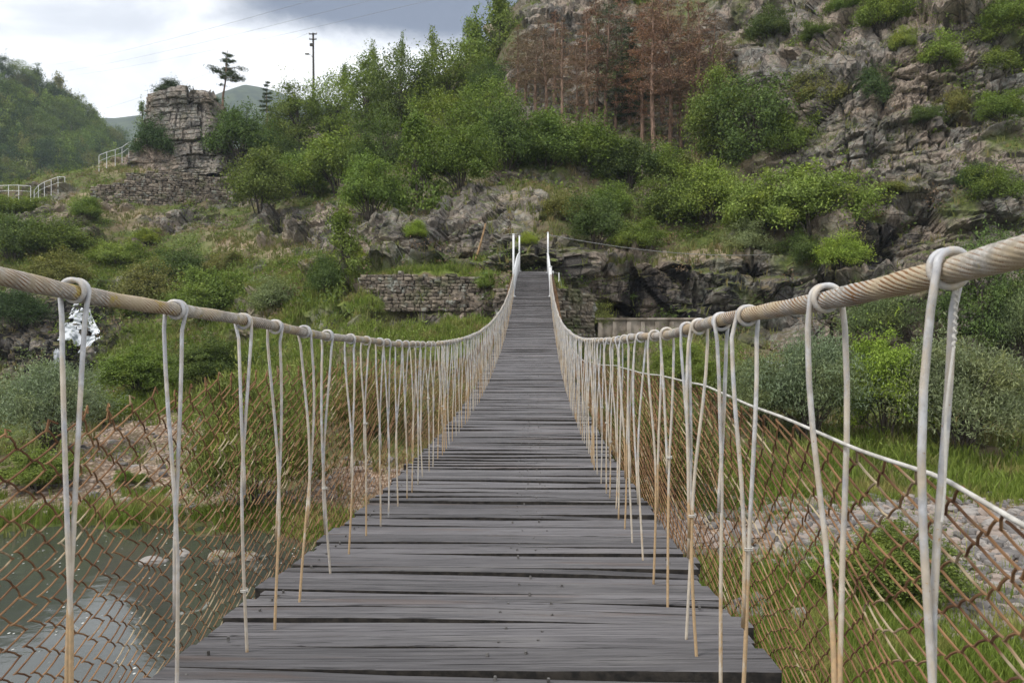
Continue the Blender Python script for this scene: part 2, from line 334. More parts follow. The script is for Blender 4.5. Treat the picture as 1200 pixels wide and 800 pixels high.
# ------------------------------------------------------------------ terrain
def Y_(px, Y): return (px - 600) / F * Y
def zy(Y, y): return H + (400 - y) / F * Y
PROF = {   # photo column: (distance, height) going away from the river; rows are water's edge, bank, wall foot, terrace, cliff top, hill, ridge ...
 -700: [(-12,-.8),(5,-.7),(13,0),(18,.3),(32,1.0),(44,2.2),(48,4.0),(52,5.2),(58,8),(68,12),(80,17.5),(95,22),(120,22)],
 -100: [(-12,-.8),(5,-.7),(15.5,0),(19,.25),(32,.9),(46,1.9),(48,3.6),(51,4.6),(58,7.5),(68,12),(80,17),(95,22),(120,22)],
 0:    [(-12,-.8),(6,-.7),(16.5,0),(19,.28),(32,.7),(47,1.9),(49,3.2),(51.5,4.0),(58,7.0),(68,12.0),(80,17.4),(95,23),(120,22)],
 100:  [(-12,-.8),(6,-.7),(16.8,0),(19.5,.25),(30,.8),(47,2.3),(49,3.8),(52,4.9),(57,7.6),(68,12.4),(80,19.6),(90,24),(120,22)],
 150:  [(-12,-.8),(6,-.7),(17,0),(20,.25),(30,1.0),(45,2.2),(48,3.6),(52,4.8),(58,8.0),(69,12.8),(82,21),(92,25.4),(130,20)],
 200:  [(-12,-.8),(6,-.7),(17.2,0),(20,.3),(28,1.0),(42,2.6),(47,4.2),(52,5.8),(58,8.6),(70,13.6),(84,21.6),(96,26.4),(130,25)],
 300:  [(-12,-.8),(6,-.7),(16.5,0),(18.5,.2),(26,1.7),(38,4.0),(43,5.4),(50,7.6),(56,10),(68,14.2),(85,21.2),(105,31.5),(140,29)],
 400:  [(-12,-.8),(6,-.65),(15,0),(17.5,.25),(24,2.1),(34,4.5),(38.5,6.4),(43,7.7),(50,10.2),(62,13.6),(82,21.5),(108,34.6),(140,34)],
 460:  [(-12,-.8),(6,-.6),(14,0),(17,.25),(24,2.2),(38.2,5.5),(39.2,7.3),(42.5,7.7),(47,10.4),(58,15.4),(80,24.5),(106,37),(140,37)],
 560:  [(-12,-.8),(6,-.5),(13,0),(16,.3),(24,2.3),(38.0,5.6),(38.8,7.2),(41.5,7.4),(44.5,10.6),(57,16.0),(76,26),(102,41.5),(140,44)],
 606:  [(-12,-.6),(5,-.3),(12,.05),(16,.35),(25,2.4),(33.6,4.4),(34.4,6.50),(38.4,6.7),(39.8,9.1),(54,15.6),(70,25.4),(95,45),(130,50)],
 652:  [(-12,-.3),(5,-.1),(10,.1),(15,.4),(25,2.4),(33.6,4.4),(34.4,6.46),(38.2,6.7),(39.8,9.0),(54,15.4),(69,24.8),(95,46.5),(130,55)],
 700:  [(-12,.0),(5,.1),(9,.2),(14,.5),(26,1.9),(36,4.2),(38,4.9),(40.8,5.2),(42,8.1),(55,14.8),(68,24),(95,47.6),(130,60)],
 800:  [(-12,.25),(3,.25),(7,.3),(13,.55),(25,2.1),(36.5,4.0),(38.5,4.7),(41.2,4.95),(42.6,8.3),(56,14.0),(70,23),(90,44),(130,65)],
 900:  [(-12,.3),(3,.3),(7,.32),(14,.55),(26,1.9),(37,3.1),(38.6,4.3),(41,5.3),(42.6,8.8),(53,13.8),(60.5,24),(80,45),(130,66)],
 1000: [(-12,.3),(3,.3),(8,.32),(15,.6),(27,1.6),(37,2.7),(38.6,6.1),(41,7.3),(43,10.2),(50,14.6),(53.6,22.6),(72,43.5),(130,66)],
 1100: [(-12,.3),(3,.3),(8,.35),(15,.65),(26,1.5),(36,3.0),(38,7.0),(41,8.8),(43,11.8),(49,16.4),(52.6,25),(72,46),(130,68)],
 1200: [(-12,.3),(3,.3),(8,.35),(15,.7),(24,1.5),(34,2.8),(36.5,7),(40,9.1),(42,12.2),(48,17),(51.6,26.5),(70,47),(130,70)],
 1800: [(-12,.3),(3,.3),(8,.4),(14,.8),(22,1.6),(30,2.8),(33,7.5),(37,10),(40,13),(46,18.5),(50,29),(70,52),(130,74)]}
PX = np.array(sorted(PROF)); PV = np.array([PROF[k] for k in PX], float)
SUB = [8, 26, 18, 64, 56, 34, 22, 56, 86, 84, 84, 12]
cx = np.concatenate([np.linspace(-700, -70, 34), np.arange(-60, 1262, 2.6), np.linspace(1272, 1800, 30)])
def cat(x):                                          # monotone-ish cubic across the columns
    i = np.clip(np.searchsorted(PX, x) - 1, 0, len(PX) - 2); h = (PX[i + 1] - PX[i]).astype(float); t = (x - PX[i]) / h
    im, ip = np.maximum(i - 1, 0), np.minimum(i + 2, len(PX) - 1)
    s0 = (PV[i + 1] - PV[im]) / (PX[i + 1] - PX[im])[:, None, None]; s1 = (PV[ip] - PV[i]) / (PX[ip] - PX[i])[:, None, None]
    s0 *= h[:, None, None] * .6; s1 *= h[:, None, None] * .6; t = t[:, None, None]
    return (2*t**3 - 3*t**2 + 1) * PV[i] + (t**3 - 2*t**2 + t) * s0 + (-2*t**3 + 3*t**2) * PV[i + 1] + (t**3 - t**2) * s1
CP = cat(cx)                                         # columns x rows x 2
rows = []
for r, n in enumerate(SUB):
    for k in range(n): t = k / n; rows.append(CP[:, r] * (1 - t) + CP[:, r + 1] * t)
rows.append(CP[:, -1]); RW = np.stack(rows, 1)       # columns x rows x (Y, z)
# soften the kinks between the rows a little
for _ in range(3): RW[:, 1:-1] = .25 * RW[:, :-2] + .5 * RW[:, 1:-1] + .25 * RW[:, 2:]
NC, NR = RW.shape[:2]
Yg, Zg = RW[..., 0], RW[..., 1]
Xg = ((cx - 600) / F)[:, None] * np.maximum(Yg, 12.0)
G = np.stack([Xg, Yg, Zg], -1)
PXg = np.where(Yg > 1, 600 + F * Xg / np.maximum(Yg, 1), 600.0); PYg = np.where(Yg > 1, 400 - F * (Zg - H) / np.maximum(Yg, 1), 2000.0)
P0 = G.reshape(-1, 3)
wx = (fbm(P0 * .25, 4, 40) - .5); wy = (fbm(P0 * .25 + 50, 4, 41) - .5)
px = PXg.ravel() + wx * 50 * 30 / np.maximum(P0[:, 1], 12); py = PYg.ravel() + wy * 34 * 30 / np.maximum(P0[:, 1], 12)
def blob(cx_, cy_, rx, ry, soft=.35):
    d = np.sqrt(((px - cx_) / rx) ** 2 + ((py - cy_) / ry) ** 2); return 1 - sstep(1 - soft, 1 + soft, d)
def many(L): r = np.zeros(len(px)); [np.maximum(r, blob(*b), out=r) for b in L]; return r
rock = many([(535, 258, 85, 48), (790, 345, 125, 42), (1050, 60, 230, 110), (1070, 210, 190, 90), (1060, 350, 190, 80), (670, 25, 62, 62), (600, 300, 60, 26), (655, 305, 40, 30),
             (60, 400, 90, 50), (490, 380, 62, 18), (360, 262, 60, 18), (410, 285, 70, 22), (215, 258, 50, 14), (250, 190, 70, 30), (640, 95, 60, 45), (880, 30, 60, 60), (470, 280, 50, 30), (720, 320, 60, 40), (560, 365, 40, 20), (680, 370, 36, 28), (900, 330, 60, 40), (230, 330, 60, 14)])
nr = fbm(P0 * .45 + 9, 4, 60); rock = np.clip(rock * sstep(.22, .42, nr) + (rock > .25) * sstep(.6, .7, nr) * .5, 0, 1)
rock = np.maximum(rock, sstep(.54, .60, fbm(P0 * .22 + 70, 4, 66)) * (PYg.ravel() < 400) * .8)
stain = many([(800, 345, 120, 38), (560, 305, 50, 16), (625, 315, 45, 20), (60, 400, 90, 45), (1040, 290, 60, 35), (500, 385, 50, 14), (880, 335, 40, 30)])
gravel = many([(195, 545, 150, 70), (70, 588, 150, 16),  (60, 596, 260, 16), (420, 575, 90, 45), (1090, 640, 190, 52), (800, 600, 110, 45), (1180, 690, 90, 60), (930, 620, 90, 40), (330, 610, 60, 14), (240, 655, 100, 14), (900, 720, 60, 16)])
grass = many([(150, 626, 260, 17), (230, 440, 140, 50), (340, 350, 110, 50), (490, 392, 110, 22), (540, 320, 120, 6), (690, 330, 60, 6), (1000, 565, 260, 34), (1000, 740, 240, 80), (110, 320, 100, 30), (300, 500, 60, 40), (740, 390, 70, 12), (790, 560, 120, 40)])
dry = many([(210, 268, 60, 6), (320, 288, 66, 6), (130, 252, 56, 7), (90, 238, 40, 9), (170, 198, 60, 9), (250, 202, 40, 6), (640, 230, 60, 20), (820, 300, 60, 10), (300, 280, 60, 8), (735, 305, 40, 10), (420, 330, 40, 6), (1090, 575, 80, 8)])
dry *= sstep(.28, .42, fbm(P0 * .8, 3, 71))
gravel *= 1 - .4 * sstep(.50, .60, fbm(P0 * .7 + 5, 4, 81))
def gnorm(A):
    a = np.gradient(A, axis=0); b = np.gradient(A, axis=1); n = np.cross(a, b); n /= np.linalg.norm(n, axis=-1)[..., None] + 1e-9
    return n
NG = gnorm(G).reshape(-1, 3); NG[NG[:, 2] < 0] *= -1
fr = np.array([[.96, -.24, .12], [.25, .96, -.08], [-.10, .11, .98]])
def bricks(P, l, h, am, s):
    Q = P @ fr.T + (np.stack([fbm(P * .35 / h * .6, 3, s), fbm(P * .35 / h * .6 + 40, 3, s + 1), fbm(P * .2 + 80, 3, s + 2)], 1) - .5) * np.array([.7, .7, 1.0]) * h
    w = Q[:, 2] / h; k = np.floor(w); z0 = np.zeros(len(P)); o1 = _h(k, z0, z0, s + 5); o2 = _h(k, z0 + 1, z0, s + 6)
    L = l * (.6 + .8 * _h(k, z0 + 2, z0, s + 8)); u = Q[:, 0] / L + o1 * 9; v = Q[:, 1] / L + o2 * 9; i, j = np.floor(u), np.floor(v)
    e = np.minimum(np.minimum(u - i, 1 - (u - i)) * L, np.minimum(w - k, 1 - (w - k)) * h)
    return am * (_h(i, j, k, s + 7) - .5) + am * .5 * (o1 - .5) - am * .35 * (1 - sstep(0, .10, e))
def blocks(P, s, led=.6):
    Q = P @ fr.T + (fbm(P * .6, 3, s + 9)[:, None] - .5) * .8
    d = 0
    for sc, am, k in ((.11, 1.8, 20),):
        f1, f2, idr = worley(Q * sc * np.array([1, 1, 1.25]), s + k); d = d + am * (idr - .5) - am * .38 * (1 - sstep(0, .10, f2 - f1))
    d = d + bricks(P, 4.6, 4.8, 2.0, s + 50) + bricks(P, 2.0, 2.3, .75, s + 60) + bricks(P, 1.0, .8, .28, s + 70) + bricks(P, .45, .36, .14, s + 80)
    q = P[:, 2] / 8.0 + fbm(P * .07, 3, s + 50) * 1.6; f8 = q - np.floor(q); d = d + led * 2.6 * (f8 ** .9 - .5 - 1.0 * sstep(.84, 1, f8)); q = P[:, 2] / 3.6 + fbm(P * .16, 3, s + 50) * 2.2; fr_ = q - np.floor(q); d = d + led * (fr_ ** .8 - .55 - 1.0 * sstep(.9, 1, fr_))
    return d
mid = sstep(14, 22, P0[:, 1]); dis = np.zeros(len(P0)); sel = rock > .02
dis[sel] = (blocks(P0[sel], 100) * .95 + (fbm(P0[sel] * 2.2, 4, 130) - .5) * .5) * rock[sel]
soft = (fbm(P0 * .28, 4, 90) - .5) * 1.6 * mid + (fbm(P0 * 1.3, 4, 95) - .5) * (.10 + .5 * mid)
soft *= 1 - .92 * np.exp(-((P0[:, 2] - 6.55) / .35) ** 2) * (np.abs(px - 628) < 40)
ND = NG * [1, 1, .45]; ND /= np.linalg.norm(ND, axis=1)[:, None] + 1e-9; ND = np.where((rock > .3)[:, None], ND, NG)
P1 = P0 + ND * dis[:, None]; P1[:, 2] += soft * (1 - .6 * rock) * np.where(P0[:, 1] < 13, .5, 1)
abut = (np.abs(PXg.ravel() - 628) < 34) & (P0[:, 1] > 33.2) & (P0[:, 1] < 38.8)
P1[abut] = P0[abut] * [1, 1, 1] - [0, 0, .06]
ii = (np.arange(NC - 1)[:, None] * NR + np.arange(NR - 1)[None]); TQ = np.stack([ii, ii + NR, ii + NR + 1, ii + 1], -1).reshape(-1, 4)
ter = obj('terrain', mesh_np('terrain', P1, TQ, M_TER, False, dict(rock=rock, stain=stain, gravel=gravel, grass=grass, dry=dry)))
tag(ter, 'rocky valley sides and river banks of grass, gravel and cliff', kind='structure')
BV = BVHTree.FromPolygons([tuple(v) for v in P1], TQ.tolist())
def ground(x, y):
    d = Vector(((x - 600) / F, 1, (400 - y) / F)).normalized(); h = BV.ray_cast(Vector((0, 0, H)), d)
    return np.array(h[0]) if h[0] is not None else None
def drop(X, Y):
    h = BV.ray_cast(Vector((X, Y, 200)), Vector((0, 0, -1))); return h[0].z if h[0] is not None else 0.0

# far ground and far ridges
me = mesh_np('valley_floor', [(-2150, -200, -1.3), (2150, -200, -1.3), (2150, 1700, -1.3), (-2150, 1700, -1.3)], [[0, 1, 2, 3]], mat_plain('valley_meadow', (.06, .075, .03), (.10, .11, .05), .05, .95))
tag(obj('valley_floor', me), 'flat valley ground reaching out to the far ridges', kind='structure')
def ridge(name, pts, Yc, depth, mat, label, amp, rs, seg=160, rowsn=40):
    xs = np.linspace(pts[0][0], pts[-1][0], seg); top = np.interp(xs, [p[0] for p in pts], [p[1] for p in pts])
    V = []
    for i, x in enumerate(xs):
        zt = zy(Yc, top[i])
        for k in range(rowsn):
            t = k / (rowsn - 1) * 1.5; hh = math.sin(min(t, 1) * math.pi / 2) ** 1.1 if t <= 1 else 1 - (t - 1) * .8
            Yk = Yc + (t - 1) * depth; V.append(((x - 600) / F * Yc * (1 + (t - 1) * depth / Yc * .4), Yk, -1.2 + (zt + 1.2) * hh))
    V = np.array(V); V[:, 2] += (fbm(V * rs, 5, 7) - .5) * amp
    i0 = np.arange(seg - 1)[:, None] * rowsn + np.arange(rowsn - 1)[None]; Q = np.stack([i0, i0 + rowsn, i0 + rowsn + 1, i0 + 1], -1).reshape(-1, 4)
    return tag(obj(name, mesh_np(name, V, Q, mat, True)), label, kind='structure'), V, Q
M_FAR = mat_plain('wooded_ridge', (.020, .032, .012), (.055, .075, .028), .07, .95, .6)
ridge('far_ridge', [(-900, 60), (-300, 120), (60, 150), (150, 147), (230, 134), (272, 117), (300, 109), (325, 114), (360, 126), (480, 150), (900, 190)], 1250, 500, M_FAR, 'distant wooded mountain ridge beyond the gap in the hills', 14, .008)
fh, FV, FQ = ridge('wooded_hill', [(-900, -60), (-300, 30), (-40, 100), (40, 112), (75, 130), (100, 154), (125, 176), (150, 192), (190, 225), (260, 300)], 350, 170, M_TER, 'steep hillside carrying the wood at the left', 9, .025, 120, 60)
BVF = BVHTree.FromPolygons([tuple(v) for v in FV], FQ.tolist())

# river
n = 60; xs = np.linspace(-70, 24, n); ys = np.linspace(-20, 46, n); V = np.array([(x, y, 0.0) for x in xs for y in ys]); i0 = np.arange(n - 1)[:, None] * n + np.arange(n - 1)[None]
tag(obj('river', mesh_np('river', V, np.stack([i0, i0 + n, i0 + n + 1, i0 + 1], -1).reshape(-1, 4), M_WATER, True)), 'dark river with pale specks of foam below the bridge', kind='structure')

def cascade(name, outline, label, nx=46, ny=64, lift=.30, thr=.47, seed=1):
    """sheet of falling water hugging the rock; outline = list of (y, xleft, xright) in photo pixels, turned into points on the terrain"""
    yy = np.linspace(outline[0][0], outline[-1][0], ny); V = []; keep = []
    for y in yy:
        xl = np.interp(y, [o[0] for o in outline], [o[1] for o in outline]); xr = np.interp(y, [o[0] for o in outline], [o[2] for o in outline])
        for x in np.linspace(xl, xr, nx):
            p = ground(x, y); 
            if p is None: p = np.array([Y_(x, 60), 60, zy(60, y)])
            d = np.array([0, 0, H]) - p; d /= np.linalg.norm(d)
            q = p + d * lift + np.array([0, 0, .1]); V.append(q)
    V = np.array(V); g_ = V.reshape(ny, nx, 3)
    for _ in range(30):
        q = np.pad(g_, ((1, 1), (1, 1), (0, 0)), 'edge'); g_ = .2 * (q[1:-1, 1:-1] + q[:-2, 1:-1] + q[2:, 1:-1] + q[1:-1, :-2] + q[1:-1, 2:])
    V = g_.reshape(-1, 3); w = fbm(V * [1.5, 1.5, .28], 4, seed); V += (w[:, None] - .5) * np.array([0, -.3, .12]); ok = w > thr
    i0 = (np.arange(ny - 1)[:, None] * nx + np.arange(nx - 1)[None]); Q = np.stack([i0, i0 + nx, i0 + nx + 1, i0 + 1], -1).reshape(-1, 4)
    d = np.linalg.norm(V[Q[:, 0]] - V[Q[:, 2]], axis=1)
    Q = Q[ok[Q].sum(1) >= 3]; Q = Q[np.linalg.norm(V[Q[:, 0]] - V[Q[:, 2]], axis=1) < 1.6]
    return tag(obj(name, mesh_np(name, V, Q, M_FOAM, True)), label, kind='structure')
cascade('waterfall', [(354, 86, 108), (366, 84, 106), (376, 74, 112), (388, 72, 118), (398, 66, 126), (404, 58, 132), (412, 60, 118), (425, 62, 104), (440, 54, 96), (455, 46, 90)], 'white waterfall tumbling over dark rocks behind the grey willow')
cascade('stream', [(424, 895, 940), (431, 885, 945), (440, 880, 930)], 'grey rushing stream in front of the cliff foot', 40, 24, .2, .3, 5)

# ------------------------------------------------------------------ footbridge
SH = 30.0 / F
XL, XR, EL, ER = -.793, .426, -.979, .618          # hanger lines and deck edges, measured from the camera
def dz(Z):
    Z = np.asarray(Z, float); p = -.945 + .0062 * (Z - 6) ** 2
    z27 = -.945 + .0062 * 21 ** 2; q = z27 + .2604 * (Z - 27) - .0118 * (Z - 27) ** 2
    return H + np.where(Z < 27, p, q)
def chz(Z, sd=-1):
    if sd < 0: return dz(Z) + np.interp(Z, [-2, 1.15, 1.34, 2.1, 4.8, 8.5, 12, 16, 22, 26, 34], [.905, .899, .898, .905, .92, .94, .94, .91, .79, .74, .80])
    return dz(Z) + np.interp(Z, [-2, .68, 1.15, 1.6, 2.05, 2.6, 3.7, 5.6, 10.5, 15.6, 22.5, 26, 34], [.80, .850, .863, .876, .888, .899, .925, .95, .95, .87, .76, .74, .80])
RC = .0142
def BP(X, Z, z): return np.array([X + SH * Z, Z, z])
bridge = empty('suspension_footbridge', BP(-.18, 0, 0)); bridge.location = (0, 0, 0)
tag(bridge, 'long sagging footbridge of dark grey planks hung from rusty hand cables', 'footbridge')

# deck: separate boards with gaps, in one mesh
deck = MB(); Z = -2.2; k = 0
while Z < 34.6:
    w = random.choice([.045, .055, .06, .07, .075, .085, .095, .115, .145]) * random.uniform(.9, 1.1); gap = random.choice([.003, .005, .007, .008, .011, .015]) if random.random() < .9 else .024
    l, r = EL + random.gauss(0, .009), ER + random.gauss(0, .009)
    if random.random() < .05: l -= .03
    if random.random() < .05: r += .03
    ns = 9 if Z < 9 else 4; xx = np.linspace(l, r, ns); th = .045; c = .0028 if Z < 9 else .006
    sk = -.045 + random.gauss(0, .0045); bow = random.gauss(0, .004); tilt = random.gauss(0, .02); lift = random.gauss(0, .0055)
    prof = [(-w/2 + c*.2, -th), (-w/2, -c), (-w/2 + c, 0), (w/2 - c, 0), (w/2, -c), (w/2 - c*.2, -th)]
    V = []
    ph = random.random() * 9
    for x in xx:
        e = random.gauss(0, .0018)
        for (a, b) in prof:
            zz = Z + w/2 + a * (1 + .04 * math.sin(x * 3 + ph)) + sk * (x - (EL + ER)/2) + e; V.append(BP(x, zz, float(dz(Z + w/2)) + b + a * tilt + lift + bow * ((x + .18)/.8) ** 2 * (1 if b > -.02 else 1) + float(.006 * math.sin(x * 2.1 + ph)) + a * .09 * np.sign(Z - 6) * min(1, abs(Z - 6) / 8)))
    V = np.array(V); m = len(prof); i0 = np.arange(ns - 1)[:, None] * m; j = np.arange(m)[None]; j2 = (j + 1) % m
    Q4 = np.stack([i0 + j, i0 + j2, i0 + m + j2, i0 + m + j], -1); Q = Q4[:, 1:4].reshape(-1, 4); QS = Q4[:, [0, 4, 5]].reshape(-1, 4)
    ends = [[0, 5, 4, 1], [1, 4, 3, 2], [(ns-1)*m + 5, (ns-1)*m, (ns-1)*m + 1, (ns-1)*m + 4], [(ns-1)*m + 4, (ns-1)*m + 1, (ns-1)*m + 2, (ns-1)*m + 3]]
    deck.add(V, np.vstack([Q, ends])); deck.add(V, QS, None, 2)  # board sides and undersides get the painted gap shade
    if Z < 16:                                      # nail heads down the middle and at the edges
        for xn in (-.10 + random.gauss(0, .025), .02 + random.gauss(0, .03), EL + .09, ER - .09):
            if random.random() < .8:
                zc = Z + w * random.uniform(.3, .7); cpt = BP(xn, zc + sk * (xn + .18), float(dz(Z + w/2)) + .008 + lift)
                th_ = np.arange(6) * np.pi / 3; ring = np.stack([np.cos(th_) * .005, np.sin(th_) * .005, np.zeros(6)], 1)
                deck.add(np.vstack([cpt + ring - [0, 0, .012], cpt + ring * .8, cpt + [[0, 0, .001]]]), [[q, (q+1) % 6, 6 + (q+1) % 6, 6 + q] for q in range(6)], [[12, 6 + q, 6 + (q+1) % 6] for q in range(6)], 1)
    Z += w + gap; k += 1
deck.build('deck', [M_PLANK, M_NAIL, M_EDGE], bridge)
for X in (XL + .12, XR - .12, -.18):
    b = MB(); zz = np.linspace(-2.2, 34.5, 80); b.tube(np.stack([X + SH * zz, zz, dz(zz) - .085], 1), .035, 6); b.build('bearer', M_DARK, bridge)

# hand cables: seven-strand wire rope with real grooves
def rope(X):
    zz = np.concatenate([np.arange(-1.5, .35, .02), np.arange(.35, 2.4, .003), np.arange(2.4, 4, .005), np.arange(4, 9, .012), np.arange(9, 26.6, .06)])
    n = 90; th = np.arange(n) * 2 * np.pi / n; m = len(zz)
    zc = chz(zz, -1 if X < 0 else 1) + .004 * np.sin(zz * 4.1 + X) ; xc = X + SH * zz + .004 * np.sin(zz * 3.1)
    ph = 15 * (th[None] + zz[:, None] * 2 * np.pi / .25); g = np.abs(np.cos(ph / 2)); groove = sstep(.72, .97, g)
    r = RC - .0006 * groove + .0006 * np.sin(zz * 37)[:, None]
    fade = np.clip((9 - zz) / 4, .15, 1)[:, None]
    V = np.stack([xc[:, None] + r * np.cos(th), np.broadcast_to(zz[:, None], r.shape), zc[:, None] + r * np.sin(th)], -1).reshape(-1, 3)
    i0 = np.arange(m - 1)[:, None] * n; j = np.arange(n)[None]; j2 = (j + 1) % n
    return obj('hand_cable', mesh_np('hand_cable', V, np.stack([i0 + j, i0 + n + j, i0 + n + j2, i0 + j2], -1).reshape(-1, 4), M_CABLE, True, dict(groove=(np.maximum(groove, .5 * g ** 8) * (.35 + .65 * fade)).ravel())), bridge)
rope(XL); rope(XR)

# hangers: a rod bent round the cable one and a half turns, both strands meeting below and one running on into the deck
def hanger(side, Z0, lod):
    X = XL if side < 0 else XR; zc = float(chz(Z0, side)); zd = float(dz(Z0)); Hh = zc - zd
    r = .0043; rc = RC + r; nt = 26 if lod == 0 else (12 if lod == 1 else 6); n = 9 if lod == 0 else (6 if lod == 1 else 4)
    cxp = X + .004 * math.sin(Z0 * 3.1)
    d = random.choice([-1, 1]) if side > 0 else 1
    th = np.linspace(math.pi, math.pi - 3 * math.pi, int(nt * 1.5)) if d > 0 else np.linspace(0, 3 * math.pi, int(nt * 1.5))
    ax = np.linspace(-.011, .011, len(th))
    ringx = rc * np.cos(th); ringz = rc * np.sin(th)
    hA, hB = ringx[0], ringx[-1]
    jm = random.uniform(.42, .66)                    # where the two strands meet, share of the height
    spl = random.uniform(-.2, 1.0); lean = random.gauss(0, .02); kx = random.gauss(0, .008); ky = random.gauss(0, .012)
    def strand(h0, a0, t):                           # t: 0 at cable, 1 at the deck
        s_ = np.clip(t / jm, 0, 1); w = (1 - s_ ** 1.15) * (1 + .55 * np.sin(np.clip(s_ * 1.4, 0, 1) * math.pi) * spl)
        x = h0 * w + np.sin(t * 5 + ky * 200) * .004 + kx * np.sin(t * math.pi)
        y = a0 * (1 - s_) + lean * t + ky * np.sin(t * math.pi * 1.3)
        return x, y, -t * Hh
    m = 9 if lod == 0 else (6 if lod == 1 else 4)
    tl = np.linspace(1.07, .05, m + 3); ts = np.linspace(.05, jm + random.uniform(.03, .2), m)
    short_first = random.random() < .5
    xa, ya, za = strand(hA, ax[0], tl if not short_first else ts[::-1]); xb, yb, zb = strand(hB, ax[-1], ts if not short_first else tl[::-1])
    if short_first: xa = xa + .0065
    else: xb = xb - .0065
    x = np.concatenate([xa, ringx, xb]); y = np.concatenate([ya, ax, yb]); z = np.concatenate([za, ringz, zb])
    P = np.stack([cxp + x + SH * (Z0 + y), Z0 + y, zc + z], 1)
    low = np.clip(-z / Hh, 0, 1); ru = .10 + .55 * random.random() * low + .32 * (low > .55) * random.uniform(.2, 1.2) + random.choice([0, 0, 0, .12])
    b = MB(); b.tube(P, r, n, 0, ru)
    ties = []
    if lod < 2:
        for q in ([jm * .98] if random.random() < .4 else []) + ([random.uniform(.75, .9)] if random.random() < .12 else []):
            xq, yq, zq = strand(0, 0, np.array([q])); ties.append((cxp + float(xq[0]), Z0 + float(yq[0]), zc + float(zq[0])))
    return b, ties
def hanger_obj(side, Z0, lod):
    b, ties = hanger(side, Z0, lod); o = b.build('hanger', M_HANG, bridge, True, 'rust')
    for (x, y, z) in ties:
        w = MB(); t = np.linspace(0, 5 * math.pi, 34); rr = .0095
        w.tube(np.stack([x + SH * y + rr * np.cos(t), y + rr * np.sin(t), z + np.linspace(-.004, .006, 34)], 1), .0014, 4); w.build('tie_wire', M_GALV, o)
ZL = [.45, .93, 1.343, 1.72, 2.10, 2.35, 2.64, 2.94, 3.32, 3.63, 3.93, 4.11, 4.44, 4.69, 4.95, 5.16]; ZRr = [.42, .812, 1.150, 1.57, 1.80, 2.06, 2.24, 2.60, 2.86, 3.2, 3.52]
def fill(L):
    while L[-1] < 25.6: L.append(L[-1] + random.choice([.16, .20, .22, .25, .28, .32]))
    return L
ZL, ZRr = fill(ZL), fill(ZRr)
allh = sorted([(z, -1) for z in ZL] + [(z, 1) for z in ZRr])
far = MB()
for i, (z, sd) in enumerate(allh):
    if i < 100: hanger_obj(sd, z, 0 if z < 4 else 1)
    else:
        b, _ = hanger(sd, z, 2)
        for V, A in zip(b.V, b.A): pass
        far.add(np.vstack(b.V), np.vstack(b.Q), np.vstack(b.T) if b.T else None, 0, np.concatenate(b.A))
fo = far.build('hanger', M_HANG, bridge, True, 'rust'); fo['kind'] = 'stuff'
# slack twisted wire hanging from the right cable
w = MB(); t = np.linspace(0, 1, 240); tw = np.linspace(0, 64 * math.pi, 240); zt = float(chz(.835, 1)) - .02
w.tube(np.stack([XR + SH * .83 + .010 + .0014 * np.cos(tw) * (t < .25) - .010 * t + .002 * np.sin(t * 9), .815 + .01 * t + .0014 * np.sin(tw) * (t < .22), zt - t * .245], 1), .0013, 5); w.build('slack_wire', M_GALV, bridge)

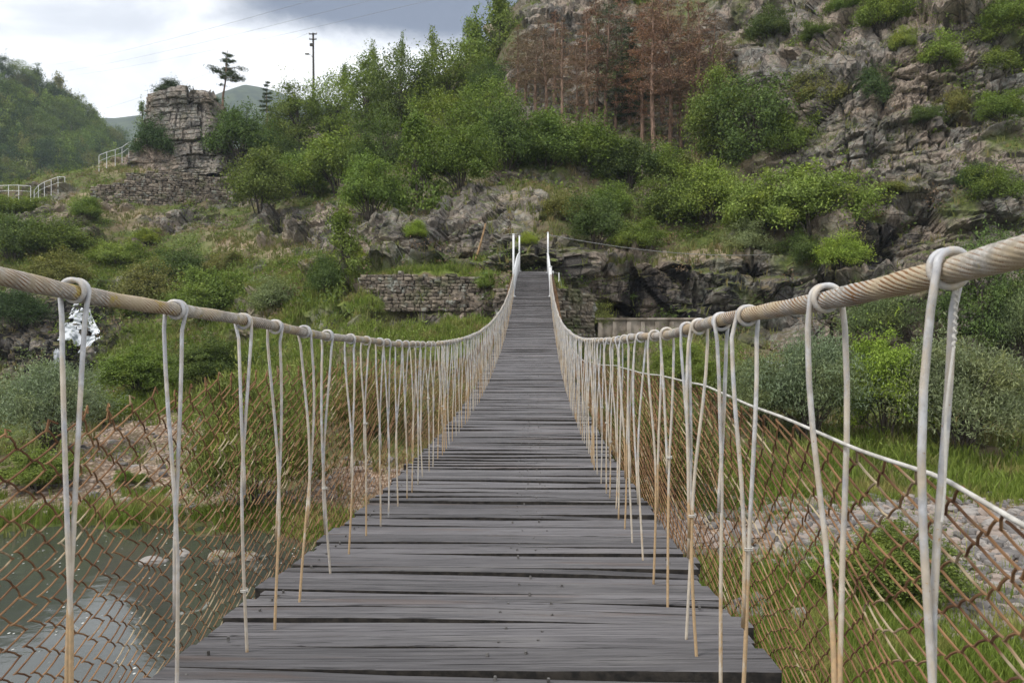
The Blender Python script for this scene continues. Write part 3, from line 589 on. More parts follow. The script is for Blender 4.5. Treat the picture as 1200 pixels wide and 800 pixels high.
# chain link netting
def ZR(z): return np.interp(z, [-.3, .5, .72, .877, 1.11, 1.65, 2.42, 4.58, 7], [-.20, -.185, -.170, -.150, -.152, -.143, -.120, -.150, -.16])
def net(side):
    X0 = (XL - .03) if side < 0 else (XR + .03); X1 = (EL - .045) if side < 0 else (ER + .045)
    sgn = -1 if side < 0 else 1
    p, c = .046, .025; b = MB(); Zs = np.arange(-.3, 26.2, p)
    for i, Zi in enumerate(Zs):
        near = Zi < 4.5
        ztop = -.105 - .05 * math.exp(-((Zi - .9) / .8) ** 2) - .03 * math.sin(Zi * 1.7) ** 2 * (Zi > 3) if side < 0 else float(ZR(Zi)) - .004
        ztop = H + ztop if Zi < 7 else None
        dk = float(dz(Zi)); top = dk + .77 if ztop is None else max(ztop, dk + .55); 
        if Zi > 5: top = top * (1 - min(1, (Zi - 5) / 3)) + (dk + .74) * min(1, (Zi - 5) / 3)
        top += random.uniform(-.012, .016) if side < 0 else random.uniform(-.004, .004)
        K = int((top - dk + .10) / c); kk = np.arange(K + 1); sg = np.where((kk + i) % 2 == 0, 1.0, -1.0)
        s_ = Zi + sg * p / 2 * 1.05; zz = top - kk * c; off = np.where((kk + i) % 4 < 2, .0016, -.0016)
        if near:                                    # round the bends: two points between hooks, bowed like springy wire
            P = []
            for q in range(K):
                P.append((s_[q], zz[q], off[q])); 
                for f in (.14, .5, .86): P.append((s_[q] + (s_[q+1] - s_[q]) * (f + .03 * math.sin(2*math.pi*f)) + .005 * math.sin(math.pi * f), zz[q] + (zz[q+1] - zz[q]) * (f - .095 * math.sin(2 * math.pi * f)) , off[q] * (1 - f) + off[q+1] * f))
            P.append((s_[-1], zz[-1], off[-1])); P = np.array(P)
        else: P = np.stack([s_, zz, off], 1)
        if side < 0 and near and random.random() < .85:   # loose hooked ends along the top
            P = np.vstack([[P[0, 0] + random.uniform(-.004, .022), P[0, 1] + random.uniform(.004, .014), .004], [P[0, 0] + random.uniform(-.004, .014), P[0, 1] + random.uniform(.012, .024), 0], P])
        NN = np.stack([P[:, 0] * 2.1, P[:, 1] * 2.1, np.full(len(P), side * 7.0)], 1)
        P[:, 0] += (fbm(NN, 3, 200) - .5) * .14 + (fbm(NN * 4, 2, 205) - .5) * .012; P[:, 1] += (fbm(NN + 31, 3, 210) - .5) * .05 * np.clip((top + .02 - P[:, 1]) / .2, 0, 1)
        hh = np.clip((top - P[:, 1]) / (top - dk), 0, 1.2); xx = X0 + (X1 - X0) * hh ** .8 + P[:, 2] + sgn * ((fbm(NN + 77, 3, 220) - .45) * .10) * np.sin(np.clip(hh, 0, 1) * math.pi)
        b.tube(np.stack([xx + SH * P[:, 0], P[:, 0], P[:, 1]], 1), .0019 if near else .0017, 5 if Zi < 2.2 else (4 if near else 3), 0, 0, near)
    o = b.build('netting', M_WIRE, bridge, False)
    zz = np.arange(-.3, 26.2, .04); dk = dz(zz)
    if side > 0:
        w = MB(); tp = np.where(zz < 7, np.maximum(H + ZR(zz), dk + .55), dk + .75); tp = np.where(zz > 5, tp * (1 - np.clip((zz - 5) / 3, 0, 1)) + (dk + .74) * np.clip((zz - 5) / 3, 0, 1), tp) + .004
        NN = np.stack([zz * 2, zz * 0, zz * 0], 1); w.tube(np.stack([X0 - .006 + SH * zz + (fbm(NN, 2, 5) - .5) * .01, zz, tp + (fbm(NN, 2, 8) - .5) * .02], 1), .0028, 6); w.build('edge_wire', M_GALV, o, True)
net(-1); net(1)

# far end: white bars and posts
for sd, X in ((-1, XL), (1, XR)):
    b = MB(); zz = np.linspace(25.7, 34.2, 30); hgt = np.interp(zz, [25.7, 34.2], [.72, .80])
    b.tube(np.stack([X + SH * zz, zz, dz(zz) + hgt], 1), .028, 6)
    for z in np.arange(25.9, 34.2, .16):
        h_ = float(np.interp(z, [25.7, 34.2], [.72, .80])); b.tube([BP(X, z, float(dz(z)) - .03), BP(X + random.gauss(0, .008), z, float(dz(z)) + h_)], .018, 5)
    b.build('bar_railing', M_WHITE, bridge, True)
def post(X, Z, top, r=.035):
    b = MB(); zd = float(dz(Z)); b.tube([BP(X, Z, zd - .1), BP(X, Z, zd + 1.0), BP(X, Z, top)], r, 10); b.tube([BP(X, Z, top), BP(X, Z, top + .03)], r * 1.25, 10)
    b.box(BP(X, Z, zd + .02), (.16, .16, .02)); b.build('post', M_WHITE, bridge, True)
post(XL, 25.7, zy(25.7, 275)); post(XL, 34.0, zy(34, 277)); post(XR, 32.0, zy(32, 273)); post(XR, 25.7, zy(25.7, 313), .045)

# guy wire and small things round the far end
def sagwire(name, A, B, sag, r, mat, label, cat):
    t = np.linspace(0, 1, 40)[:, None]; P = np.array(A) * (1 - t) + np.array(B) * t; P[:, 2] -= sag * 4 * (t * (1 - t))[:, 0]
    b = MB(); b.tube(P, r, 5); return tag(b.build(name, mat, None, True), label, cat)
g = ground(905, 304); g = g if g is not None else np.array([13, 43, 8.0])
sagwire('guy_wire', BP(XR, 32, zy(32, 275)), g + [0, -.4, .25], .35, .016, M_STEEL, 'grey guy wire slanting right from the bridge post to the cliff', 'wire')
# leaning wooden stick
A = np.array([Y_(556, 40.5), 40.5, zy(40.5, 324)]); B = np.array([Y_(569, 41.0), 41.0, zy(41, 262)])
A[2] = drop(A[0], A[1]) - .1
b = MB(); t = np.linspace(0, 1, 8)[:, None]; b.tube(A * (1 - t) + B * t + np.sin(t * 3) * [.03, 0, 0], np.linspace(.065, .045, 8), 8)
tag(b.build('leaning_pole', M_DRYW, None, True), 'bare brown wooden pole leaning against the rock left of the bridge end', 'pole')
# small fence right of the bridge end
fe = empty('wire_fence', (Y_(655, 37), 37, drop(Y_(655, 37), 37))); tag(fe, 'low fence of thin posts and wire right of the bridge end', 'fence')
pts = []
for x in (648, 655, 668):
    q = MB(); X = Y_(x, 37.2); zg = drop(X, 37.2); q.tube([(X - fe.location.x, .2, zg - fe.location.z - .2), (X - fe.location.x, .2, zg - fe.location.z + .75)], .028, 6); q.build('fence_post', M_WHITE, fe); pts.append((X - fe.location.x, .2, zg - fe.location.z + .70))
q = MB(); q.tube(pts, .012, 5); q.build('fence_wire', M_STEEL, fe)

# concrete ledge wall at the cliff foot on the right
b = MB(); X0, X1 = Y_(700, 38.6), Y_(812, 39.2); L = X1 - X0; yc = 38.4
for i in range(7):
    xa = X0 + L * i / 7; b.box((xa + L / 14, yc, zy(38.6, 386)), (L / 7 - .02, .28, .95), jit=.02)
    b.box((xa + .1, yc - .2, zy(38.6, 387)), (.2, .16, .8), jit=.02)
b.box((X0 + L / 2, yc - .03, zy(38.6, 373.5)), (L + .2, .5, .10), jit=.02)
tag(b.build('retaining_wall', M_CONC), 'low stained concrete wall with small buttresses under the dark cliff', 'wall')

# dry stone walls
def drywall(pts, label, size=.30, thick=.5, step=0.0):
    """pts: (x, ytop, ybottom, distance) along the wall in photo pixels turned into places"""
    W = []
    for (x, yt, yb, D) in pts: W.append((Y_(x, D), D, zy(D, yb), zy(D, yt)))
    W = np.array(W); s = np.concatenate([[0], np.cumsum(np.linalg.norm(np.diff(W[:, :2], axis=0), axis=1))]); L = s[-1]
    base = W[0, :2]; b = MB(); o = np.array([W[len(W)//2, 0], W[len(W)//2, 1], W[len(W)//2, 2]])
    zmin = W[:, 2].min(); zmax = W[:, 3].max(); z = zmin - .2
    while z < zmax:
        hh = size * random.uniform(.5, .85); q = -random.random() * size
        while q < L:
            ww = size * random.uniform(.6, 1.7); m = q + ww / 2; zb = np.interp(m, s, W[:, 2]) - .25; zt = np.interp(m, s, W[:, 3]) + random.uniform(-.12, .06)
            if zb < z + hh / 2 < zt:
                X = np.interp(m, s, W[:, 0]); Yv = np.interp(m, s, W[:, 1]); e = .5; dx = np.interp(m + e, s, W[:, 0]) - np.interp(m - e, s, W[:, 0]); dy = np.interp(m + e, s, W[:, 1]) - np.interp(m - e, s, W[:, 1]); a = math.atan2(dy, dx)
                M = rotz(a + random.gauss(0, .09)); batter = (z - zb) * .12
                b.stone(np.array([X, Yv + batter + random.uniform(-.05, .05), z + hh / 2]) - o, (ww * .98, thick * random.uniform(.8, 1.1), hh * random.uniform(.9, 1.05)), M, 0, random.uniform(.25, .5), .13)
            q += ww
        z += hh * .93
    ob = b.build('stone_wall', M_STONE); ob.location = o
    return tag(ob, label, 'stone wall', 'dry stone terrace walls')
drywall([(424, 321, 352, 38.6), (470, 320, 360, 38.2), (520, 323, 360, 38.0), (560, 324, 358, 37.9), (592, 328, 356, 37.7)], 'dark dry stone wall holding the grassy terrace left of the bridge end', .25)
drywall([(108, 218, 248, 76), (150, 212, 250, 76.5), (200, 207, 243, 77), (240, 207, 240, 78), (272, 208, 236, 79)], 'long dry stone terrace wall below the square rock tower', .36, .8)
drywall([(150, 203, 212, 80.5), (190, 201, 211, 81), (230, 204, 211, 82)], 'short upper dry stone wall at the foot of the rock tower', .34, .7)
drywall([(586, 337, 400, 33.9), (596, 334, 400, 33.6), (606, 333, 400, 33.5)], 'rough stone abutment under the left side of the bridge end', .28, .7)
drywall([(652, 337, 402, 33.5), (668, 338, 404, 33.7), (690, 343, 404, 34.6)], 'rough stone abutment under the right side of the bridge end', .28, .7)

# square rock tower on the left skyline
def tower(loc, wx_, wy_, h, label):
    nt, nz = 220, 150; th = np.linspace(0, 2 * np.pi, nt, endpoint=False); ca, sa = np.cos(th), np.sin(th)
    rr = (np.abs(ca) ** 5 + np.abs(sa) ** 5) ** (-1 / 5); V = []
    for k in range(nz):
        t = k / (nz - 1); tap = 1.75 - .88 * t if t < .8 else 1.044 - .04 * (t - .8)
        for i in range(nt): V.append((ca[i] * rr[i] * wx_ / 2 * tap, sa[i] * rr[i] * wy_ / 2 * tap, -1.5 + (h + 1.5) * t))
    for k in range(1, 26):
        f = 1 - k / 25
        for i in range(nt): V.append((ca[i] * rr[i] * wx_ / 2 * 1.025 * f, sa[i] * rr[i] * wy_ / 2 * 1.025 * f, h + .35 * (1 - f * f)))
    V = np.array(V); nz += 25; Nn = np.stack([V[:, 0] / (wx_ / 2), V[:, 1] / (wy_ / 2), np.where(np.arange(len(V)) >= 150 * nt, 1.6, 0)], 1); Nn /= np.linalg.norm(Nn, axis=1)[:, None] + 1e-6
    Wp = V + np.array(loc); V = V + Nn * (bricks(Wp, 3.0, 3.6, 1.1, 300) + bricks(Wp, 1.5, 1.7, .55, 330) + bricks(Wp, .6, .5, .22, 340))[:, None]
    i0 = np.arange(nz - 1)[:, None] * nt; j = np.arange(nt)[None]; j2 = (j + 1) % nt
    o = obj('rock_tower', mesh_np('rock_tower', V, np.stack([i0 + j, i0 + j2, i0 + nt + j2, i0 + nt + j], -1).reshape(-1, 4), M_ROCK)); o.location = loc
    return tag(o, label, 'rock')
TW = (Y_(219, 92), 92.0, zy(92, 200)); tower(TW, 7.0, 6.2, zy(92, 119) - zy(92, 200), 'square block of pale cracked rock standing on the left skyline')

# white railings beside the upper path
def railing(posts, hgt, label):
    W = [np.array((Y_(x, D), D, zy(D, y))) for (x, y, D) in posts]; r0 = empty('railing', W[0]); tag(r0, label, 'railing', 'white railings by the path')
    for p in W:
        b = MB(); q = p - W[0]; b.tube([q - [0, 0, .5], q + [0, 0, hgt]], .028, 6); b.build('rail_post', M_WHITE, r0)
    for f in (1.0, .5):
        b = MB(); b.tube([p - W[0] + [0, 0, hgt * f + .02] for p in W], .028 if f == 1 else .018, 6); b.build('rail', M_WHITE, r0, True)
railing([(116, 196, 84), (125, 192, 85), (135, 189, 86), (143, 186, 87), (151, 180, 88), (160, 179, 89), (169, 179, 90)], 1.25, 'white railing climbing the upper path beside the dark round bush')
railing([(40, 237, 82), (45, 231, 82), (52, 227, 82), (60, 224, 82), (68, 221, 82), (76, 221, 82)], 1.2, 'curved white railing on the rocky ledge above the steps')
railing([(-30, 231, 80), (-8, 231, 80), (10, 230, 80), (22, 230, 80), (36, 231, 80)], 1.1, 'straight white railing half hidden by bushes at the left edge')

# power pole and overhead wires
pp = ground(367, 128); PD = 108.0; pb = np.array([Y_(367, PD), PD, zy(PD, 150)]); ph = zy(PD, 39) - pb[2]
po = empty('power_pole', pb); tag(po, 'tall dark power pole with a lamp standing on the skyline', 'power pole')
b = MB(); b.tube([(0, 0, 0), (.05, 0, ph * .5), (0, 0, ph)], [.19, .16, .13], 10); b.build('pole', M_DARK, po, True)
for zf, wd in ((.985, 1.1), (.93, 1.0)):
    b = MB(); b.box((0, -.16, ph * zf), (wd, .12, .12)); b.build('crossarm', M_DARK, po)
    for sx in (-.45, .45):
        b = MB(); b.tube([(sx * wd, -.16, ph * zf + .06), (sx * wd, -.16, ph * zf + .16), (sx * wd, -.16, ph * zf + .3)], [.03, .09, .05], 8); b.build('insulator', M_WHITE, po, True)
lo = MB(); lo.tube([(0, -.1, ph * .73), (-.25, -.2, ph * .76), (-.55, -.3, ph * .77)], .04, 6); lo.build('lamp_arm', M_STEEL, po, True)
lo = MB(); lo.stone((-.75, -.36, ph * .77), (.6, .35, .22), None, 0, .8, .02); lo.build('lamp_head', M_STEEL, po, True)
lo = MB(); lo.box((-.15, -.2, ph * .87), (.5, .3, .35)); lo.build('junction_box', M_DARK, po)
top = pb + [0, -.16, ph * .985]
sagwire('power_line', top + [-.45, 0, .2], np.array([Y_(124, 128), 128, zy(128, 127)]), .5, .012, M_STEEL, 'overhead wire running left from the power pole behind the rock tower', 'power line')
for (a, c_, d_, lb) in (((62, 76, 150), (352, -6, 55), .03, 'highest of the thin overhead wires crossing the clouds at upper left'), ((72, 84, 150), (420, -6, 55), .03, 'middle one of the thin overhead wires crossing the clouds at upper left'), ((90, 88, 150), (480, -4, 55), .03, 'lowest of the thin overhead wires crossing the clouds at upper left')):
    e1 = np.array([Y_(a[0], a[2]), a[2], zy(a[2], a[1])]); e2 = np.array([Y_(c_[0], c_[2]), c_[2], zy(c_[2], c_[1])]); sagwire('power_line', e1, e2 + (e2 - e1) * .35, 0.8, .009, M_STEEL, lb, 'power line')

# ------------------------------------------------------------------ plants
def leaves(C, N, size, asp=.55, droop=None):
    """one pointed quad per leaf"""
    n = len(C); N = N / (np.linalg.norm(N, axis=1)[:, None] + 1e-9)
    a = RNG.normal(size=(n, 3)) if droop is None else droop
    T = a - N * (a * N).sum(1)[:, None]; T /= np.linalg.norm(T, axis=1)[:, None] + 1e-9; B = np.cross(N, T)
    s = np.asarray(size).reshape(-1, 1); fold = N * s * .12
    V = np.stack([C - T * s * .5, C + B * s * asp * .5 + fold, C + T * s * .5, C - B * s * asp * .5 + fold], 1).reshape(-1, 3)
    return V, np.arange(n * 4).reshape(-1, 4)
def sphere(n):
    v = RNG.normal(size=(n, 3)); return v / np.linalg.norm(v, axis=1)[:, None]
def crown_bush(name, clumps=70, per=95, leaf=.045, shape='bush', spread=.13, asp=.55, upright=0.0):
    """crown in a unit box: about 1 wide, 1 high, base at 0"""
    C = []; Nn = []; cc = []
    ph = RNG.random(6) * 6.28
    for i in range(clumps):
        d = sphere(1)[0]
        if shape == 'bush': d[2] = abs(d[2]) * .95 + RNG.uniform(-.35, .1)
        lump = 1 + .30 * math.sin(3 * math.atan2(d[1], d[0]) + ph[0]) * math.cos(2.3 * d[2] + ph[1]) + .12 * math.sin(5 * math.atan2(d[1], d[0]) + ph[2] + 3 * d[2])
        r = (RNG.uniform(.45, 1.0) ** .6) * lump
        if shape == 'bush': c = np.array([d[0] * .42 * r, d[1] * .42 * r, .40 + d[2] * .48 * r])
        elif shape == 'tall': t = RNG.random() ** .8; w = .40 * (math.sin(min(1, t * 1.25 + .12) * math.pi) ** .7 + .08) * RNG.uniform(.3, 1.1); a = RNG.random() * 6.28; c = np.array([math.cos(a) * w, math.sin(a) * w, .12 + .86 * t])
        elif shape == 'cone': t = RNG.random() ** 1.1; w = .46 * (1 - t) * RNG.uniform(.5, 1.05) + .02; a = RNG.random() * 6.28; c = np.array([math.cos(a) * w, math.sin(a) * w, .1 + .9 * t])
        elif shape == 'tree': c = np.array([d[0] * .43 * r, d[1] * .43 * r, .62 + d[2] * .36 * r])
        c[2] = max(c[2], .03); cc.append(c)
        k = int(per * RNG.uniform(.5, 1.4)); sp = spread * RNG.uniform(.55, 1.25)
        q = RNG.normal(size=(k, 3)) * np.array([sp, sp, sp * .55]) * .62; C.append(c + q)
        out = c - np.array([0, 0, .35]); out = out / (np.linalg.norm(out) + .05)
        Nn.append(out * .55 + RNG.normal(size=(k, 3)) * .55 + np.array([0, 0, .45]))
    for i in range(int(clumps * .45)):               # single shoots sticking out of the outline
        c = cc[RNG.integers(len(cc))]; d = c - np.array([0, 0, .30]); d = d / (np.linalg.norm(d) + .05) + RNG.normal(size=3) * .35 + np.array([0, 0, .45]); L = RNG.uniform(.08, .18); k = int(RNG.integers(9, 20))
        f = RNG.random(k) ** .8; C.append(c + d * (f * L)[:, None] + d * .02 + RNG.normal(size=(k, 3)) * leaf * .45); Nn.append(RNG.normal(size=(k, 3)) + np.array([0, 0, .5]))
    C = np.vstack(C); Nn = np.vstack(Nn); C[:, 2] = np.abs(C[:, 2])
    dr = None
    if upright: dr = RNG.normal(size=C.shape) * (1 - upright) + np.array([0, 0, 1.0]); dr[:, :2] += C[:, :2] * .8; Nn = RNG.normal(size=C.shape)
    V, Q = leaves(C, Nn, leaf * RNG.uniform(.6, 1.3, len(C)), asp, dr)
    return mesh_np(name, V, Q, M_LEAF), np.array(cc)
def stems(name, cc, n=14, r=.012, mat=None, trunk=0.0):
    b = MB(); pick = cc[RNG.choice(len(cc), min(n, len(cc)), replace=False)]
    if trunk: b.tube([(0, 0, -.06), (.01, .01, trunk * .5), (.0, .02, trunk), (.0, .0, trunk + .25)], [r * 2, r * 1.7, r * 1.4, r * .5], 7)
    for c in pick:
        s0 = np.array([RNG.normal() * .02, RNG.normal() * .02, -.04]) if not trunk else np.array([0, 0, trunk * RNG.uniform(.6, 1.1)])
        m = s0 * .5 + c * .5 + np.array([-c[0] * .15, -c[1] * .15, .04]); b.tube([s0, m, c * 1.0], [r, r * .7, r * .25], 5, cap=False)
    me = b.build('x', mat or M_BARK); d = me.data; bpy.data.objects.remove(me); d.name = name; return d
LIB = {}
def lib(key, nvar, **kw):
    st = kw.pop('st', {}); L = []
    for i in range(nvar): me, cc = crown_bush('crown', **kw); L.append((me, stems('stems', cc, **st)))
    LIB[key] = L
lib('bush', 5, clumps=100, per=170, leaf=.030)
lib('tree', 3, clumps=90, per=150, leaf=.029, shape='tree', st=dict(n=16, r=.013, trunk=.42))
lib('tall', 3, clumps=60, per=90, leaf=.05, shape='tall', spread=.14, st=dict(n=20, r=.010, trunk=.5))
lib('sparse', 3, clumps=34, per=34, leaf=.05, shape='tall', spread=.11, st=dict(n=30, r=.008, trunk=.7))
lib('cone', 2, clumps=80, per=80, leaf=.04, shape='cone', spread=.10, st=dict(n=24, r=.010, trunk=.7))
lib('willow', 3, clumps=120, per=190, leaf=.034, asp=.26, spread=.15, upright=.35, st=dict(n=30, r=.010))
lib('nearbush', 3, clumps=150, per=200, leaf=.026, asp=.5, spread=.10)
lib('broom', 2, clumps=170, per=240, leaf=.060, asp=.13, spread=.13, upright=.60, st=dict(n=30, r=.006))
lib('dead', 1, clumps=26, per=16, leaf=.04, spread=.10, st=dict(n=26, r=.008))

def pine(hgt, cw, bare, dens, name='pine', lean=0.0, seed=1):
    """pine in metres: trunk, then whorls of limbs carrying flat needle sprays"""
    tr = MB(); C = []; Nn = []
    pts = np.array([(lean * (t ** 1.4) * hgt + .08 * math.sin(t * 7 + seed), .08 * math.sin(t * 5 + seed * 2), hgt * t) for t in np.linspace(0, 1, 14)]); pts[0, 2] = -.6
    tr.tube(pts, np.linspace(.022 * hgt * .5 + .05, .025, 14), 8)
    z = hgt * bare * .55
    while z < hgt * .99:
        t = z / hgt; live = t > bare
        tt = np.clip((t - bare) / (1 - bare), 0, 1); env = cw * .5 * (1 - tt) ** .75 * min(1, tt * 3 + .4) + .15 if live else cw * .25
        base = np.array([np.interp(z, pts[:, 2], pts[:, 0]), np.interp(z, pts[:, 2], pts[:, 1]), z])
        for q in range(RNG.integers(3, 6)):
            a = RNG.random() * 6.28; L = env * RNG.uniform(.45, 1.15); up = L * RNG.uniform(-.05, .35) if live else -L * .15
            e = base + np.array([math.cos(a) * L, math.sin(a) * L, up]); m = base * .5 + e * .5 + np.array([0, 0, .10 * L * (1 if live else -1)])
            tr.tube([base, m, e], [.016 * L + .012, .012 * L + .008, .006], 4, cap=False)
            if live or RNG.random() < .18:
                k = int(dens * L * RNG.uniform(.4, 1.3)) + 6; f = RNG.random(k) ** .6 * .85 + .18
                pc = base + (e - base) * f[:, None] + np.array([0, 0, 1]) * (.10 * L * np.sin(f * 3.1))[:, None]; sp = .06 + .11 * L
                C.append(pc + RNG.normal(size=(k, 3)) * np.array([sp, sp, sp * .40])); Nn.append(RNG.normal(size=(k, 3)) * .8 + np.array([0, 0, .5]))
        z += RNG.uniform(.35, .75) if live else RNG.uniform(.6, 1.2)
    C = np.vstack(C); Nn = np.vstack(Nn)
    V, Q = leaves(C, Nn, RNG.uniform(.12, .34, len(C)), .20)
    o = tr.build('x', M_PBARK); d = o.data; bpy.data.objects.remove(o); d.name = name + '_trunk'
    return mesh_np(name + '_crown', V, Q, M_NEED), d
PINES = {'deadpine': [pine(16, 7.4, .20, 50, 'dry_pine', .01, 1), pine(16, 5.6, .32, 42, 'dry_pine', -.015, 2), pine(16, 7.8, .24, 48, 'dry_pine', .02, 3), pine(16, 4.6, .36, 24, 'dry_pine', 0, 4)],
         'greenpine': [pine(6.5, 4.6, .36, 190, 'pine', .07, 5)], 'fir': [pine(6, 1.8, .22, 190, 'small_pine', 0, 6)], 'conifer': [pine(12, 4.6, .12, 170, 'conifer', .0, 7), pine(12, 4.0, .2, 170, 'conifer', .01, 8)]}
GREEN = {'mid': (.088, .122, .024), 'light': (.112, .148, .030), 'bright': (.138, .182, .028), 'dark': (.038, .060, .020), 'deep': (.058, .086, .022), 'olive': (.110, .115, .034), 'willow': (.125, .152, .088), 'pale': (.115, .145, .064), 'rust': (.140, .078, .053), 'brown': (.118, .084, .058), 'pine': (.038, .054, .026), 'grey': (.12, .105, .085), 'broom': (.100, .125, .034)}
def plant(name, cat_, me, st, loc, sc, color, label, group, rz=None, partnames=('crown', 'trunk')):
    r = empty(name, loc, RNG.random() * 6.28 if rz is None else rz); r.scale = sc; tag(r, label, cat_, group)
    o = obj(partnames[0], me, r); c = np.array(GREEN[color]) * 1.5 * RNG.uniform(.88, 1.14) * np.array([RNG.uniform(.93, 1.08), 1, RNG.uniform(.9, 1.1)]); o.color = (*c, 1)
    obj(partnames[1], st, r); return r
KIND = {'bush': ('bush', 'bush'), 'tree': ('leafy_tree', 'tree'), 'tall': ('leafy_tree', 'tree'), 'sparse': ('slender_tree', 'tree'), 'cone': ('bush', 'bush'), 'willow': ('willow_bush', 'willow'), 'nearbush': ('bush', 'bush'), 'broom': ('broom_bush', 'bush'), 'dead': ('dry_bush', 'bush')}
def px_plant(kind, x, yb, w, h, color, label, group=None, D=None):
    p = ground(x, yb)
    if p is None or (D is not None): 
        D = D or 100.0; p = np.array([Y_(x, D), D, zy(D, yb)])
    s = p[1] / F
    if kind in PINES:
        me, st = random.choice(PINES[kind]) if kind != 'deadpine' else PINES[kind][px_plant.i % 4]; px_plant.i += 1
        hm = {'deadpine': 16, 'greenpine': 6.5, 'fir': 6, 'conifer': 12}[kind]; k = h * s / hm
        wk = w * s / {'deadpine': 5, 'greenpine': 4.6, 'fir': 1.8, 'conifer': 4.4}[kind]
        nm, ct = {'deadpine': ('dry_pine', 'pine tree'), 'greenpine': ('pine_tree', 'pine tree'), 'fir': ('pine_tree', 'pine tree'), 'conifer': ('conifer', 'tree')}[kind]
        return plant(nm, ct, me, st, p - [0, 0, .1], (wk, wk, k), color, label, group, 0.0 if kind == 'greenpine' else None)
    me, st = random.choice(LIB[kind]); nm, ct = KIND[kind]
    W, Hh = w * s * 1.22, h * s * 1.28
    return plant(nm, ct, me, st, p + np.array([0, W * .25, -.05 * Hh]), (W, W, Hh * 1.05), color, label, group, None, ('crown', 'trunk') if kind in ('tree', 'tall', 'sparse') else ('foliage', 'stem'))
px_plant.i = 0
B_ = 'bushes on the hillside'; T_ = 'trees along the skyline'; DP = 'dry rust-brown pines on the slope'; CL = 'bushes on the cliff'; RB = 'bushes on the river bank'
